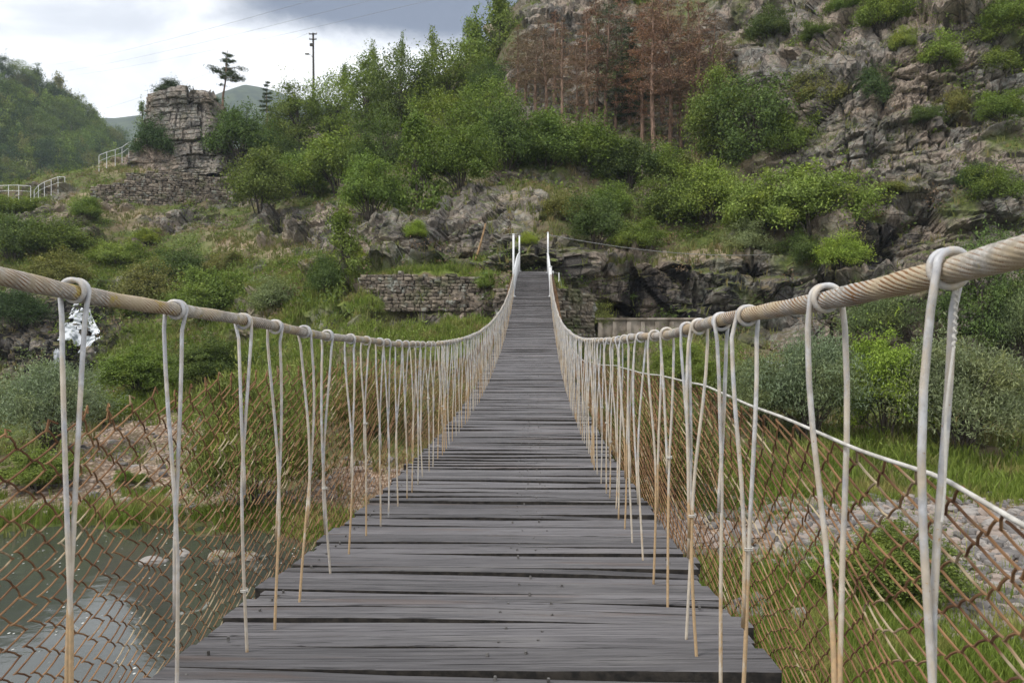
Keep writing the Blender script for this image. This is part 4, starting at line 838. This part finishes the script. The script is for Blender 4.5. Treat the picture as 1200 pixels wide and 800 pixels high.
PL = [
 # left skyline and upper path
 ('greenpine', 262, 118, 52, 60, 'pine', 'crooked dark pine with flat tufts leaning beside the rock tower', None, 92),
 ('bush', 196, 118, 34, 24, 'pine', 'small dark shrub on the top of the rock tower', None, 92),
 ('bush', 232, 117, 40, 8, 'deep', 'low green growth along the flat top of the rock tower', None, 92),
 ('fir', 313, 152, 17, 58, 'pine', 'little slim conifer standing in front of the blue mountain', T_, 112),
 ('bush', 178, 193, 48, 50, 'dark', 'dense dark round bush between the white railing and the rock tower', B_, 87),
 ('sparse', 163, 150, 24, 26, 'pale', 'thin pale sapling peeping out left of the rock tower', T_, 93),
 ('bush', 277, 196, 70, 66, 'deep', 'dark green bush covering the right foot of the rock tower', B_, 87),
 ('bush', 318, 188, 34, 52, 'mid', 'round bush under the little slim conifer', B_, 98),
 ('bush', 300, 258, 66, 78, 'mid', 'green bush at the right end of the long stone terrace wall', B_),
 ('bush', 14, 256, 60, 26, 'light', 'yellow green bush in front of the straight white railing', B_),
 ('bush', 95, 262, 34, 30, 'light', 'pale green bush just right of the curved white railing', B_),
 ('bush', 55, 304, 75, 46, 'mid', 'green shrub below the rocky ledge with the curved railing', B_),
 ('bush', 2, 312, 60, 56, 'deep', 'dark shrub at the left edge above the hand cable', B_),
 ('bush', 130, 318, 56, 34, 'light', 'light shrub below the brown path left of the cable loop', B_),
 ('bush', 168, 292, 30, 24, 'bright', 'fresh green shrub beside the brown path', B_),
 ('bush', 205, 342, 70, 46, 'deep', 'dark shrub above the second cable loop', B_),
 ('bush', 165, 375, 70, 60, 'olive', 'olive shrub overhanging the waterfall on its right', B_),
 ('bush', 235, 385, 78, 66, 'mid', 'green shrub behind the third left hanger', B_),
 ('bush', 60, 345, 62, 46, 'olive', 'olive shrub directly above the waterfall', B_),
 ('bush', 12, 392, 60, 50, 'dark', 'dark shrub over the rocks left of the waterfall', B_),
 ('bush', 262, 330, 44, 34, 'olive', 'olive scrub on the bank under the end of the brown path', B_),
 ('bush', 318, 372, 52, 44, 'pale', 'pale feathery shrub on the grass slope left of the pointed bush', B_),
 ('cone', 397, 348, 66, 78, 'mid', 'pointed green bush standing alone left of the dark stone wall', B_),
 ('bush', 380, 352, 40, 50, 'deep', 'dark low bush at the foot of the pointed green bush', B_),
 ('bush', 487, 284, 24, 24, 'bright', 'single bright shrub growing on the grey rocks', B_),
 ('bush', 428, 314, 24, 18, 'bright', 'tiny bright shrub above the left end of the dark stone wall', B_),
 ('bush', 575, 345, 32, 26, 'light', 'light green weeds at the right end of the dark stone wall', B_),
 # tree belt left of centre
 ('tree', 345, 180, 54, 64, 'mid', 'leafy tree just left of the power pole foot', T_),
 ('tree', 384, 172, 60, 70, 'light', 'light green tree just right of the power pole foot', T_),
 ('tree', 425, 168, 66, 82, 'mid', 'broad tree on the ridge between the power pole and the tall slender trees', T_),
 ('sparse', 402, 132, 32, 46, 'deep', 'thin dark tree top rising behind the light green ridge tree', T_, 110),
 ('sparse', 436, 112, 30, 46, 'pale', 'wispy tree on the ridge with a see-through crown', T_, 108),
 ('sparse', 470, 100, 26, 44, 'pale', 'pair-topped bare wispy tree standing highest on the middle ridge', T_, 106),
 ('sparse', 506, 98, 36, 48, 'mid', 'wispy green tree right of the bare wispy tree', T_, 104),
 ('tree', 466, 160, 72, 84, 'deep', 'dark broad tree in the middle of the ridge', T_),
 ('tree', 522, 138, 84, 74, 'mid', 'dense wide green tree under the wispy ridge trees', T_),
 ('tall', 556, 98, 44, 64, 'light', 'light upright tree where the ridge climbs to the cliff', T_),
 ('sparse', 548, 62, 26, 34, 'pale', 'open feathery tree top against the sky left of the cliff', T_, 102),
 ('tall', 586, 66, 50, 62, 'mid', 'tree leaning on the left shoulder of the top cliff', T_),
 ('sparse', 612, 34, 34, 44, 'mid', 'thin tree at the very top left of the cliff edge', T_, 96),
 ('bush', 575, 118, 50, 44, 'deep', 'dark bush left of the first bare pine trunk', B_),
 ('bush', 392, 232, 84, 72, 'light', 'bright rounded bush at the left of the hillside thicket', B_),
 ('bush', 352, 236, 58, 56, 'mid', 'green bush above the broken rocks left of the thicket', B_),
 ('bush', 430, 262, 66, 74, 'mid', 'bush with long shoots in front of the bright rounded bush', B_),
 ('cone', 485, 250, 72, 92, 'mid', 'tall egg shaped bush above the grey rocks', B_),
 ('tree', 448, 206, 66, 62, 'deep', 'dark tree behind the tall egg shaped bush', B_),
 ('bush', 540, 226, 74, 76, 'mid', 'thick bush right of the egg shaped bush', B_),
 ('bush', 592, 214, 78, 84, 'deep', 'large dark bush above the leaning wooden pole', B_),
 ('tree', 520, 190, 70, 70, 'light', 'light tree behind the thick bush of the hillside', B_),
 ('tree', 570, 180, 72, 74, 'mid', 'green tree left of the pine stand at mid slope', B_),
 ('bush', 640, 212, 80, 76, 'mid', 'wide bush under the bare pine trunks straight above the bridge', B_),
 ('bush', 330, 206, 46, 40, 'deep', 'dark bush on the slope below the power pole', B_),
 ('bush', 412, 214, 50, 46, 'mid', 'bush squeezed between the bright rounded bush and the egg shaped bush', B_),
 # dry pines
 ('deadpine', 616, 124, 46, 84, 'brown', 'thin half bare pine farthest left in the dry pine stand', DP),
 ('deadpine', 659, 168, 60, 150, 'brown', 'pine with a pale lit trunk at the left of the dry stand', DP),
 ('deadpine', 676, 162, 44, 112, 'brown', 'short dark pine close right of the pale lit trunk', DP),
 ('deadpine', 689, 160, 66, 146, 'rust', 'rusty pine with a broad low crown left of the stand centre', DP),
 ('deadpine', 710, 158, 56, 168, 'pine', 'still green pine among the rusty ones', DP),
 ('deadpine', 722, 158, 50, 140, 'brown', 'brown pine just right of the still green pine', DP),
 ('deadpine', 752, 165, 62, 156, 'rust', 'rusty pine with layered branches in the stand centre', DP),
 ('deadpine', 766, 182, 70, 196, 'rust', 'tallest rusty pine with a long straight trunk', DP),
 ('deadpine', 785, 186, 74, 200, 'rust', 'tall rusty pine with a reddish lower trunk', DP),
 ('deadpine', 797, 176, 54, 170, 'brown', 'slim brown pine between the two tall rusty ones', DP),
 ('deadpine', 813, 186, 50, 176, 'brown', 'slim pine with dead lower twigs near the right of the stand', DP),
 ('deadpine', 819, 192, 78, 196, 'rust', 'wide rusty pine closing the stand on the right', DP),
 ('deadpine', 640, 140, 54, 110, 'brown', 'brown pine in front of the pale top cliff', DP),
 ('deadpine', 845, 176, 56, 140, 'brown', 'thin crowned brown pine beside the right hand cliff', DP),
 ('conifer', 738, 150, 60, 120, 'pine', 'dark green conifer in the gap at the centre of the dry pine stand', T_),
 ('deadpine', 606, 112, 44, 84, 'brown', 'small bare brown pine standing against the sky edge left of the dry stand', DP),
 ('deadpine', 628, 134, 54, 112, 'brown', 'brown pine between the half bare one and the one in front of the top cliff', DP),
 ('deadpine', 650, 120, 56, 110, 'rust', 'rusty pine rising over the left end of the dry stand', DP),
 ('deadpine', 700, 130, 62, 140, 'rust', 'rusty pine behind the still green pine', DP),
 ('deadpine', 730, 140, 62, 160, 'rust', 'rusty pine beside the dark green conifer', DP),
 ('deadpine', 776, 140, 66, 170, 'brown', 'brown pine behind the two tall rusty ones', DP),
 ('deadpine', 806, 140, 66, 160, 'rust', 'rusty pine at the back of the right end of the dry stand', DP),
 ('deadpine', 836, 150, 60, 140, 'brown', 'brown pine just outside the wide rusty pine on its right', DP),
 # below the pines and centre right
 ('bush', 690, 214, 84, 76, 'mid', 'bush at the foot of the pine stand above the white post', B_),
 ('bush', 738, 226, 66, 62, 'deep', 'dark bush under the centre of the pine stand', B_),
 ('bush', 782, 222, 60, 48, 'light', 'light bush at the foot of the tallest pines', B_),
 ('bush', 700, 296, 58, 66, 'deep', 'dark green bush right of the bridge posts behind the guy wire', B_),
 ('dead', 760, 250, 56, 44, 'grey', 'grey leafless bush in the middle of the green slope', B_),
 ('bush', 745, 304, 56, 46, 'mid', 'bush touched by the guy wire halfway along', B_),
 ('bush', 660, 262, 44, 34, 'olive', 'olive scrub above the rock behind the bridge end', B_),
 ('bush', 790, 274, 66, 66, 'mid', 'green bush right of the grey leafless bush', B_),
 ('bush', 835, 270, 80, 74, 'light', 'yellow green bush above the dark cliff', B_),
 ('tree', 852, 200, 74, 92, 'mid', 'leafy tree at the right foot of the pine stand', B_),
 ('tree', 892, 214, 92, 104, 'deep', 'big dark tree against the reddish cliff', B_),
 ('bush', 930, 196, 56, 62, 'mid', 'green bush touching the reddish cliff block', B_),
 ('bush', 908, 290, 96, 84, 'light', 'broad light bush spreading above the dark cliff', B_),
 ('bush', 962, 284, 100, 88, 'light', 'large yellow green bush right of the broad light bush', B_),
 ('bush', 995, 322, 52, 46, 'bright', 'small fresh bush hanging below the large yellow green bush', B_),
 ('bush', 880, 308, 50, 44, 'pale', 'pale young bush on the edge of the dark cliff', B_),
 ('bush', 945, 318, 54, 44, 'deep', 'dark bush under the large yellow green bush', B_),
 ('bush', 815, 235, 54, 50, 'olive', 'olive bush below the wide rusty pine', B_),
 ('bush', 720, 262, 50, 44, 'mid', 'middle bush between the white post and the grey leafless bush', B_),
 ('bush', 700, 395, 40, 36, 'olive', 'twiggy bush on the slope right of the bridge abutment', B_),
 ('bush', 620, 290, 22, 16, 'bright', 'bright grass bush on the rock ledge above the bridge end', B_),
 # on the cliff
 ('bush', 906, 56, 46, 46, 'deep', 'dark bush high on the cliff right of the pine stand', CL),
 ('bush', 962, 50, 40, 26, 'mid', 'low bush on the top ledge of the bulging cliff', CL),
 ('bush', 1042, 44, 56, 62, 'light', 'upright light bush at the top of the cliff', CL),
 ('bush', 1064, 66, 34, 32, 'light', 'small light bush under the upright one at the cliff top', CL),
 ('bush', 1108, 88, 50, 48, 'light', 'feathery bush on the cliff right of the bulging rock', CL),
 ('bush', 966, 142, 56, 58, 'olive', 'olive bush on the ledge of the bulging cliff', CL),
 ('bush', 1028, 136, 44, 56, 'dark', 'dark bush in a cleft in the middle of the cliff', CL),
 ('bush', 1180, 96, 50, 40, 'mid', 'mid green bush on the cliff near the right edge', CL),
 ('bush', 1176, 62, 56, 50, 'light', 'light bush high at the right edge of the cliff', CL),
 ('bush', 1192, 38, 50, 44, 'mid', 'bush in the top right corner of the cliff', CL),
 ('bush', 1126, 146, 40, 42, 'olive', 'olive bush below the feathery one on the cliff', CL),
 ('bush', 1186, 146, 52, 40, 'mid', 'spreading bush halfway up the cliff at the right edge', CL),
 ('bush', 1172, 252, 56, 58, 'mid', 'round green bush on the cliff above the thick near cable', CL),
 ('bush', 1150, 226, 36, 32, 'dark', 'small dark bush up left of the round green cliff bush', CL),
 ('bush', 1060, 232, 60, 20, 'olive', 'low scrub along a cliff ledge above the near cable', CL),
 ('bush', 1000, 20, 44, 30, 'mid', 'bush at the very top of the cliff left of the upright light bush', CL),
 ('bush', 1130, 20, 50, 40, 'mid', 'green bush at the top of the cliff left of the corner', CL),
 ('bush', 1090, 150, 40, 26, 'deep', 'dark low bush on the pale rock ledge', CL),
 ('bush', 730, 12, 40, 34, 'light', 'light bush behind the tallest pine tops', CL),
 # right bank
 ('willow', 1046, 420, 90, 84, 'pale', 'pale grey green willow in front of the cliff between two near hangers', RB),
 ('tree', 1166, 430, 86, 124, 'deep', 'dark leafy tree behind the nearest right hanger', RB),
 ('willow', 1215, 440, 66, 110, 'pale', 'pale willow cut by the right edge', RB),
 ('nearbush', 1052, 528, 92, 128, 'bright', 'bright yellow green bush among the grey willows', RB),
 ('willow', 965, 520, 120, 116, 'willow', 'grey green willow left of the bright yellow green bush', RB),
 ('willow', 1150, 540, 150, 132, 'willow', 'large grey green willow at the right behind the nearest hanger', RB),
 ('willow', 895, 508, 78, 78, 'pale', 'smaller willow behind the second near right hanger', RB),
 ('nearbush', 1022, 500, 70, 82, 'deep', 'dark bush between the grey willow and the bright bush', RB),
 ('nearbush', 850, 480, 60, 56, 'mid', 'green bush behind the right hangers near the small stream', RB),
 ('nearbush', 800, 462, 60, 58, 'light', 'light bush behind the right hangers close to the bridge', RB),
 ('broom', 790, 600, 110, 110, 'olive', 'olive broom clump behind the right netting', RB),
 ('nearbush', 735, 560, 80, 80, 'mid', 'green clump behind the right netting near the deck', RB),
 ('nearbush', 1075, 725, 130, 86, 'mid', 'low green bush on the near grass right of the bridge', RB),
 ('nearbush', 985, 705, 66, 56, 'light', 'low light bush seen through the near right netting', RB),
 # left bank
 ('willow', 38, 530, 112, 98, 'willow', 'grey leaved willow in front of the waterfall', RB),
 ('nearbush', 30, 582, 86, 44, 'mid', 'low dark green bush at the river bank by the left edge', RB),
 ('broom', 285, 612, 122, 150, 'broom', 'tall olive broom clump on the gravel behind the left netting', RB),
 ('broom', 430, 520, 70, 76, 'olive', 'smaller broom clump farther along behind the left netting', RB),
 ('nearbush', 142, 572, 20, 20, 'mid', 'left tuft of two small plants on the gravel slope', RB),
 ('nearbush', 162, 570, 16, 14, 'mid', 'right tuft of two small plants on the gravel slope', RB),
 ('nearbush', 150, 470, 90, 54, 'mid', 'green shrub on the grass right of the waterfall', RB),
 ('nearbush', 235, 462, 80, 56, 'deep', 'dark green shrub between the second and third left hangers', RB),
 ('nearbush', 110, 500, 60, 34, 'light', 'low light shrub right of the grey leaved willow', RB),
]
for e in PL: px_plant(*e[:7], *(e[7:8] or (None,)), **({'D': e[8]} if len(e) > 8 else {}))

# the wood on the left hill: one tree after another
for i in range(560):
    x = RNG.uniform(-60, 170); y = RNG.uniform(70, 235)
    d = Vector(((x - 600) / F, 1, (400 - y) / F)).normalized(); h = BVF.ray_cast(Vector((0, 0, H)), d)
    if h[0] is None: continue
    p = np.array(h[0]); con = RNG.random() < .2
    if con:
        me, st = PINES['conifer'][i % 2]; k = RNG.uniform(.7, 1.1); plant('conifer', 'tree', me, st, p - [0, 0, .4], (k, k, k * 1.05), 'dark', 'dark conifer in the dense wood on the left hill', 'conifers in the wood on the left hill')
    else:
        me, st = LIB['tree'][i % 3] if RNG.random() < .6 else LIB['tall'][i % 3]; W = RNG.uniform(8, 12.5); plant('leafy_tree', 'tree', me, st, p - [0, 0, 1.5], (W, W, W * RNG.uniform(1.0, 1.4)), random.choice(['mid', 'deep', 'dark', 'light', 'olive', 'deep']), 'leafy green tree in the dense wood on the left hill', 'leafy trees in the wood on the left hill')
for i, x in enumerate(np.linspace(-60, 140, 22)):
    y = np.interp(x, [-60, -40, 40, 75, 100, 125, 150], [98, 100, 112, 130, 154, 176, 192]) + 6; D = 348
    me, st = PINES['conifer'][i % 2]; k = RNG.uniform(.6, 1.0); plant('conifer', 'tree', me, st, np.array([Y_(x + RNG.normal() * 3, D), D + RNG.normal() * 3, zy(D, y) - 1]), (k, k, k * 1.15), random.choice(['dark', 'pine', 'deep']), 'dark pointed tree along the crest of the wood on the left hill', 'pointed trees along the crest of the left hill')

hp = []
while len(hp) < 2600:
    x = RNG.uniform(-420, 200); y = RNG.uniform(66, 245); d = Vector(((x - 600) / F, 1, (400 - y) / F)).normalized(); h = BVF.ray_cast(Vector((0, 0, H)), d)
    if h[0] is not None: hp.append(np.array(h[0]))
HP = np.array(hp)
# ------------------------------------------------------------------ ground cover (stuff)
cell = P1[TQ]; cA = np.linalg.norm(np.cross(cell[:, 1] - cell[:, 0], cell[:, 3] - cell[:, 0]), axis=1); cc_ = cell.mean(1)
cm = {k: v[TQ].mean(1) for k, v in dict(rock=rock, gravel=gravel, grass=grass, dry=dry).items()}
cn = np.cross(cell[:, 1] - cell[:, 0], cell[:, 3] - cell[:, 0]); cn /= np.linalg.norm(cn, axis=1)[:, None] + 1e-9; cup = np.abs(cn[:, 2])
cpx = 600 + F * cc_[:, 0] / np.maximum(cc_[:, 1], 1); cpy = 400 - F * (cc_[:, 2] - H) / np.maximum(cc_[:, 1], 1)
inview = (cc_[:, 1] > 5) & (cpx > -280) & (cpx < 1420) & (cpy < 900)
def scatter(w, n):
    w = np.where(inview, w * cA, 0); w = w / w.sum(); idx = RNG.choice(len(w), n, p=w); u, v = RNG.random(n)[:, None], RNG.random(n)[:, None]; c = cell[idx]
    return (c[:, 0] * (1 - u) + c[:, 1] * u) * (1 - v) + (c[:, 3] * (1 - u) + c[:, 2] * u) * v
def tufts(name, P, blades, hgt, wid, mat, label, lean=.45):
    n = len(P); m = n * blades; base = np.repeat(P, blades, 0); hs = np.repeat(hgt * RNG.uniform(.5, 1.4, n), blades) * RNG.uniform(.6, 1.1, m)
    base[:, :2] += RNG.normal(size=(m, 2)) * (hs * .22)[:, None]; a = RNG.random(m) * 6.28; L = np.stack([np.cos(a), np.sin(a), 0 * a], 1) * (hs * RNG.uniform(.1, lean * 1.6, m))[:, None]
    sd = RNG.random(m) * 6.28; S = np.stack([np.cos(sd), np.sin(sd), 0 * sd], 1) * (wid * RNG.uniform(.6, 1.3, m))[:, None] * .5; up = np.stack([0 * hs, 0 * hs, hs], 1)
    V = np.stack([base - S - [0, 0, .03], base + S - [0, 0, .03], base + L * .35 + up * .6 + S * .8, base + L * .35 + up * .6 - S * .8, base + L + up], 1).reshape(-1, 3); i0 = np.arange(m)[:, None] * 5
    o = obj(name, mesh_np(name, V, [i0 + [0, 1, 2, 3], i0 + [3, 2, 4]], mat)); return tag(o, label, kind='stuff')
Yc = cc_[:, 1]; onland = cc_[:, 2] > .04
near = (1 - sstep(16, 24, Yc)) * onland
tufts('grass', scatter(near * (.03 + cm['grass']) * (1 - .9 * cm['gravel']) / np.maximum(Yc, 6), 16000), 7, .24, .014, M_GRASS, 'green grass on the river banks below the bridge')
tufts('meadow_grass', scatter(sstep(15, 22, Yc) * onland * cm['grass'] * (1 - .9 * cm['gravel']) * (1 - cm['rock']) * cup / np.maximum(Yc, 10), 18000), 6, .38, .035, M_GRASS, 'long fresh grass on the terraces and lower slopes')
tufts('dry_grass', scatter(sstep(15, 22, Yc) * (.25 + cm['dry'] + .3 * cm['grass']) * (1 - .95 * cm['gravel']) * (1 - .75 * cm['rock']) * cup / np.maximum(Yc, 10), 28000), 6, .42, .05, M_HGRASS, 'dry yellowish grass tufts over the hillside')
bank = np.exp(-((cc_[:, 2] - .08) / .05) ** 2) * (cc_[:, 2] > .02) * (cc_[:, 0] < .6) * (Yc > 12) * (Yc < 20)
tufts('bank_grass', scatter(bank, 5000), 7, .26, .013, M_GRASS, 'bright green grass strip along the edge of the river')
def leafstuff(name, P, per, rad, size, color, label):
    n = len(P); m = n * per; rs = np.repeat(rad * RNG.uniform(.4, 1.5, n), per); C = np.repeat(P, per, 0) + np.abs(RNG.normal(size=(m, 3))) * [0, 0, 1] * rs[:, None] * .6 + RNG.normal(size=(m, 3)) * [1, 1, .1] * rs[:, None] * .6
    V, Q = leaves(C, RNG.normal(size=(m, 3)) * .6 + [0, -.2, .7], size * RNG.uniform(.5, 1.3, m)); o = obj(name, mesh_np(name, V, Q, M_LEAF)); o.color = (*[v * 1.4 for v in GREEN[color]], 1); return tag(o, label, kind='stuff')
leafstuff('distant_forest', HP, 60, 3.0, .8, 'dark', 'mass of small trees filling the wooded hill at the left between the larger ones')
hill = sstep(30, 40, Yc) * (1 - .8 * cm['rock']) * (1 - .8 * cm['dry']) * (cup > .25) / np.maximum(Yc, 10)
leafstuff('undergrowth', scatter(hill * sstep(44, 50, Yc), 1900), 70, .75, .20, 'mid', 'low green scrub filling the hillside between the bushes')
leafstuff('dark_undergrowth', scatter(hill, 1000), 60, .6, .18, 'deep', 'dark low scrub in the hollows of the hillside')
leafstuff('brown_undergrowth', scatter(hill, 900), 55, .5, .16, 'brown', 'brown dried weeds on the hillside')
leafstuff('bank_weeds', scatter(sstep(18, 24, Yc) * (1 - sstep(36, 40, Yc)) * (1 - cm['gravel']) * (1 - cm['rock']), 900), 70, .38, .09, 'light', 'leafy weeds on the river banks')
# gravel and stones
def stonestuff(name, P, lo, hi, mat, label):
    b = MB()
    for p in P:
        d = RNG.uniform(lo, hi) * (RNG.random() ** 1.5 * .8 + .3); b.stone(p + [0, 0, d * .12], (d * RNG.uniform(.9, 1.6), d * RNG.uniform(.8, 1.3), d * RNG.uniform(.45, .85)), rotr() if RNG.random() < .3 else rotz(RNG.random() * 6.28), 0, .75, .10)
    return tag(b.build(name, mat), label, kind='stuff')
stonestuff('gravel', scatter((1 - sstep(24, 36, Yc)) * cm['gravel'] * onland * np.where(cc_[:, 0] < 0, .14, 1) / np.maximum(Yc, 7), 4600), .07, .24, M_PEB, 'pale river gravel on both banks')
def boulder(x, y, wpx, hpx, label, mat=None, group='boulders on the river banks'):
    p = ground(x, y)
    if p is None: return
    if p[2] < 0: p = p * (H / (H - p[2])) + np.array([0, 0, H - H * (H / (H - p[2]))]) if False else np.array([0, 0, H]) + (p - [0, 0, H]) * (H / (H - p[2]))
    s = p[1] / F; b = MB(); V, Q = STONE
    g = 14; th = np.linspace(0, math.pi, g); L = []
    for a in th:
        for q in range(18): L.append((math.sin(a) * math.cos(q * math.pi / 9), math.sin(a) * math.sin(q * math.pi / 9), math.cos(a)))
    L = np.array(L); wn = L + p; f1, f2, idr = worley(L * 1.3 + p * 3.1, 400); L = L * (1 + .45 * (idr - .5) * .8 + .35 * (fbm(L * 2.2 + p, 3, 405) - .5))[:, None]
    L = L * np.array([wpx * s * .52, wpx * s * .42, hpx * s * .60]); i0 = np.arange(g - 1)[:, None] * 18; j = np.arange(18)[None]; j2 = (j + 1) % 18
    Qs = np.stack([i0 + j, i0 + 18 + j, i0 + 18 + j2, i0 + j2], -1).reshape(-1, 4); Qs = Qs
    o = obj('boulder', mesh_np('boulder', L, Qs, mat or M_PEB)); o.location = p + [0, 0, hpx * s * .05]; tag(o, label, 'boulder', group)
for e in [(178, 658, 30, 10, 'flat pale boulder lying in the water by the bank'), (214, 650, 18, 10, 'round pale boulder next to the flat one by the bank'), (262, 652, 34, 14, 'brownish boulder at the edge of the water near the deck'), (292, 655, 22, 13, 'small boulder between the brownish one and the deck edge'),
          (1045, 604, 22, 14, 'pale stone on the gravel bar between two near right hangers'), (1020, 598, 18, 11, 'grey stone just left of the pale one on the gravel bar'), (1136, 606, 24, 16, 'grey boulder right of the nearest right hanger'), (1172, 618, 34, 18, 'broad pale boulder under the slanting netting wire'), (1192, 640, 22, 14, 'reddish stone at the right edge of the gravel bar'),
          (1000, 610, 14, 9, 'small white stone at the left of the gravel bar'), (1095, 612, 18, 11, 'pinkish stone in the middle of the gravel bar'), (1150, 640, 16, 10, 'small grey stone in front of the broad pale boulder'), (940, 792, 26, 16, 'pale stone at the foot of the netting near the bottom'), (1000, 782, 24, 12, 'flat stone in the near grass by the bottom edge'),
          (148, 440, 16, 12, 'dark boulder standing in the grass right of the waterfall'), (110, 418, 26, 20, 'wet black boulder parting the waterfall')]:
    boulder(*e, mat=M_ROCK if 'brownish' in e[4] or 'dark' in e[4] or 'black' in e[4] else None)

# ------------------------------------------------------------------ air
hz = NT('haze_air'); vo = hz.n('ShaderNodeVolumePrincipled', 0, None, Color=(.72, .84, 1.0), Density=.00024); hz.t.links.new(vo, hz.t.nodes.new('ShaderNodeOutputMaterial').inputs[1])
b = MB(); b.box((0, 760, 248), (4400, 1960, 501)); tag(b.build('haze', hz.m), 'thin blue haze over the valley', kind='stuff')

# ------------------------------------------------------------------ sky, sun, camera
w = bpy.data.worlds.new('World'); SC.world = w; w.use_nodes = True; t = w.node_tree; t.nodes.clear()
class WN(NT):
    def __init__(s): s.t = t
s = WN(); SUN_EL, SUN_AZ = 52, -125          # azimuth from +Y towards +X
d = s.n('ShaderNodeTexCoord', 0); sep = t.nodes.new('ShaderNodeSeparateXYZ'); t.links.new(d, sep.inputs[0]); X, Y, Zc = sep.outputs
el = s.math('MULTIPLY', s.math('ARCSINE', Zc), 57.2958); az = s.math('MULTIPLY', s.math('ARCTAN2', X, Y), 57.2958)
sky = s.n('ShaderNodeTexSky', 0, {'sky_type': 'NISHITA', 'sun_disc': False, 'sun_elevation': R(SUN_EL), 'sun_rotation': R(SUN_AZ)})
skyb = s.n('ShaderNodeBackground', 0, None, Color=sky, Strength=.10)
zc = s.math('ADD', s.math('MAXIMUM', Zc, 0.0), .22)
plane = s.n('ShaderNodeCombineXYZ', 0, None, X=s.math('DIVIDE', X, zc), Y=s.math('DIVIDE', Y, zc), Z=0.0)
n1 = s.noise(plane, 1.5, 8, .58, .4); n2 = s.noise(s.mapv(plane, (1, 1, 1), loc=(4.3, 1.7, 0)), 3.6, 7, .6, .3)
eln = s.math('ADD', el, s.math('MULTIPLY', s.math('SUBTRACT', n2, .5), 5.0))
azn = s.math('ADD', az, s.math('MULTIPLY', s.math('SUBTRACT', n1, .5), 14.0))
def bump1(v, a, b, c, e): return s.math('MULTIPLY', s.rng(v, a, b), s.rng(v, c, e, 1.0, 0.0))
darkband = s.math('MULTIPLY', s.rng(eln, 19.6, 21.8), bump1(azn, -24, -17, 2, 10))
greyleft = s.math('MULTIPLY', s.rng(azn, -16, -24), s.rng(eln, 15.0, 19.5, .35, 1.0))
top = s.rng(el, 24, 34)
dk = s.math('MAXIMUM', darkband, s.math('MAXIMUM', s.math('MULTIPLY', greyleft, s.rng(n2, .30, .70, .42, .16)), s.math('MULTIPLY', top, s.rng(n1, .38, .62, .05, .40))))
bright = s.mix(s.rng(n2, .35, .68), (.80, .82, .85), (1.0, 1.0, 1.0))
ccol = s.mix(dk, bright, (.125, .147, .200))
clb = s.n('ShaderNodeBackground', 0, None, Color=ccol, Strength=.80)
cover = s.math('MULTIPLY', s.rng(n1, .16, .28), .97)
mx = s.n('ShaderNodeMixShader', 0, None, i0=cover, i1=skyb, i2=clb)
t.links.new(mx, t.nodes.new('ShaderNodeOutputWorld').inputs[0])
sd = bpy.data.lights.new('sun', 'SUN'); sd.energy = 1.5; sd.angle = R(14); sd.color = (1, .96, .90); so = link(bpy.data.objects.new('sun', sd))
dirv = Vector((math.sin(R(SUN_AZ)) * math.cos(R(SUN_EL)), math.cos(R(SUN_AZ)) * math.cos(R(SUN_EL)), math.sin(R(SUN_EL)))); so.rotation_euler = (-dirv).to_track_quat('-Z', 'Y').to_euler(); so.location = dirv * 50
cam = bpy.data.cameras.new('camera'); cam.sensor_width = 23.6; cam.lens = F / 1200 * 23.6; cam.clip_start = .05; cam.clip_end = 8000
cam.dof.use_dof = True; cam.dof.focus_distance = 3.0; cam.dof.aperture_fstop = 11.0
co = link(bpy.data.objects.new('camera', cam)); co.location = (0, 0, H); co.rotation_euler = (R(90), 0, 0); SC.camera = co
SC.view_settings.view_transform = 'Standard'; SC.view_settings.look = 'None'; SC.view_settings.exposure = 1.1; SC.view_settings.gamma = 1
SC.render.film_transparent = False
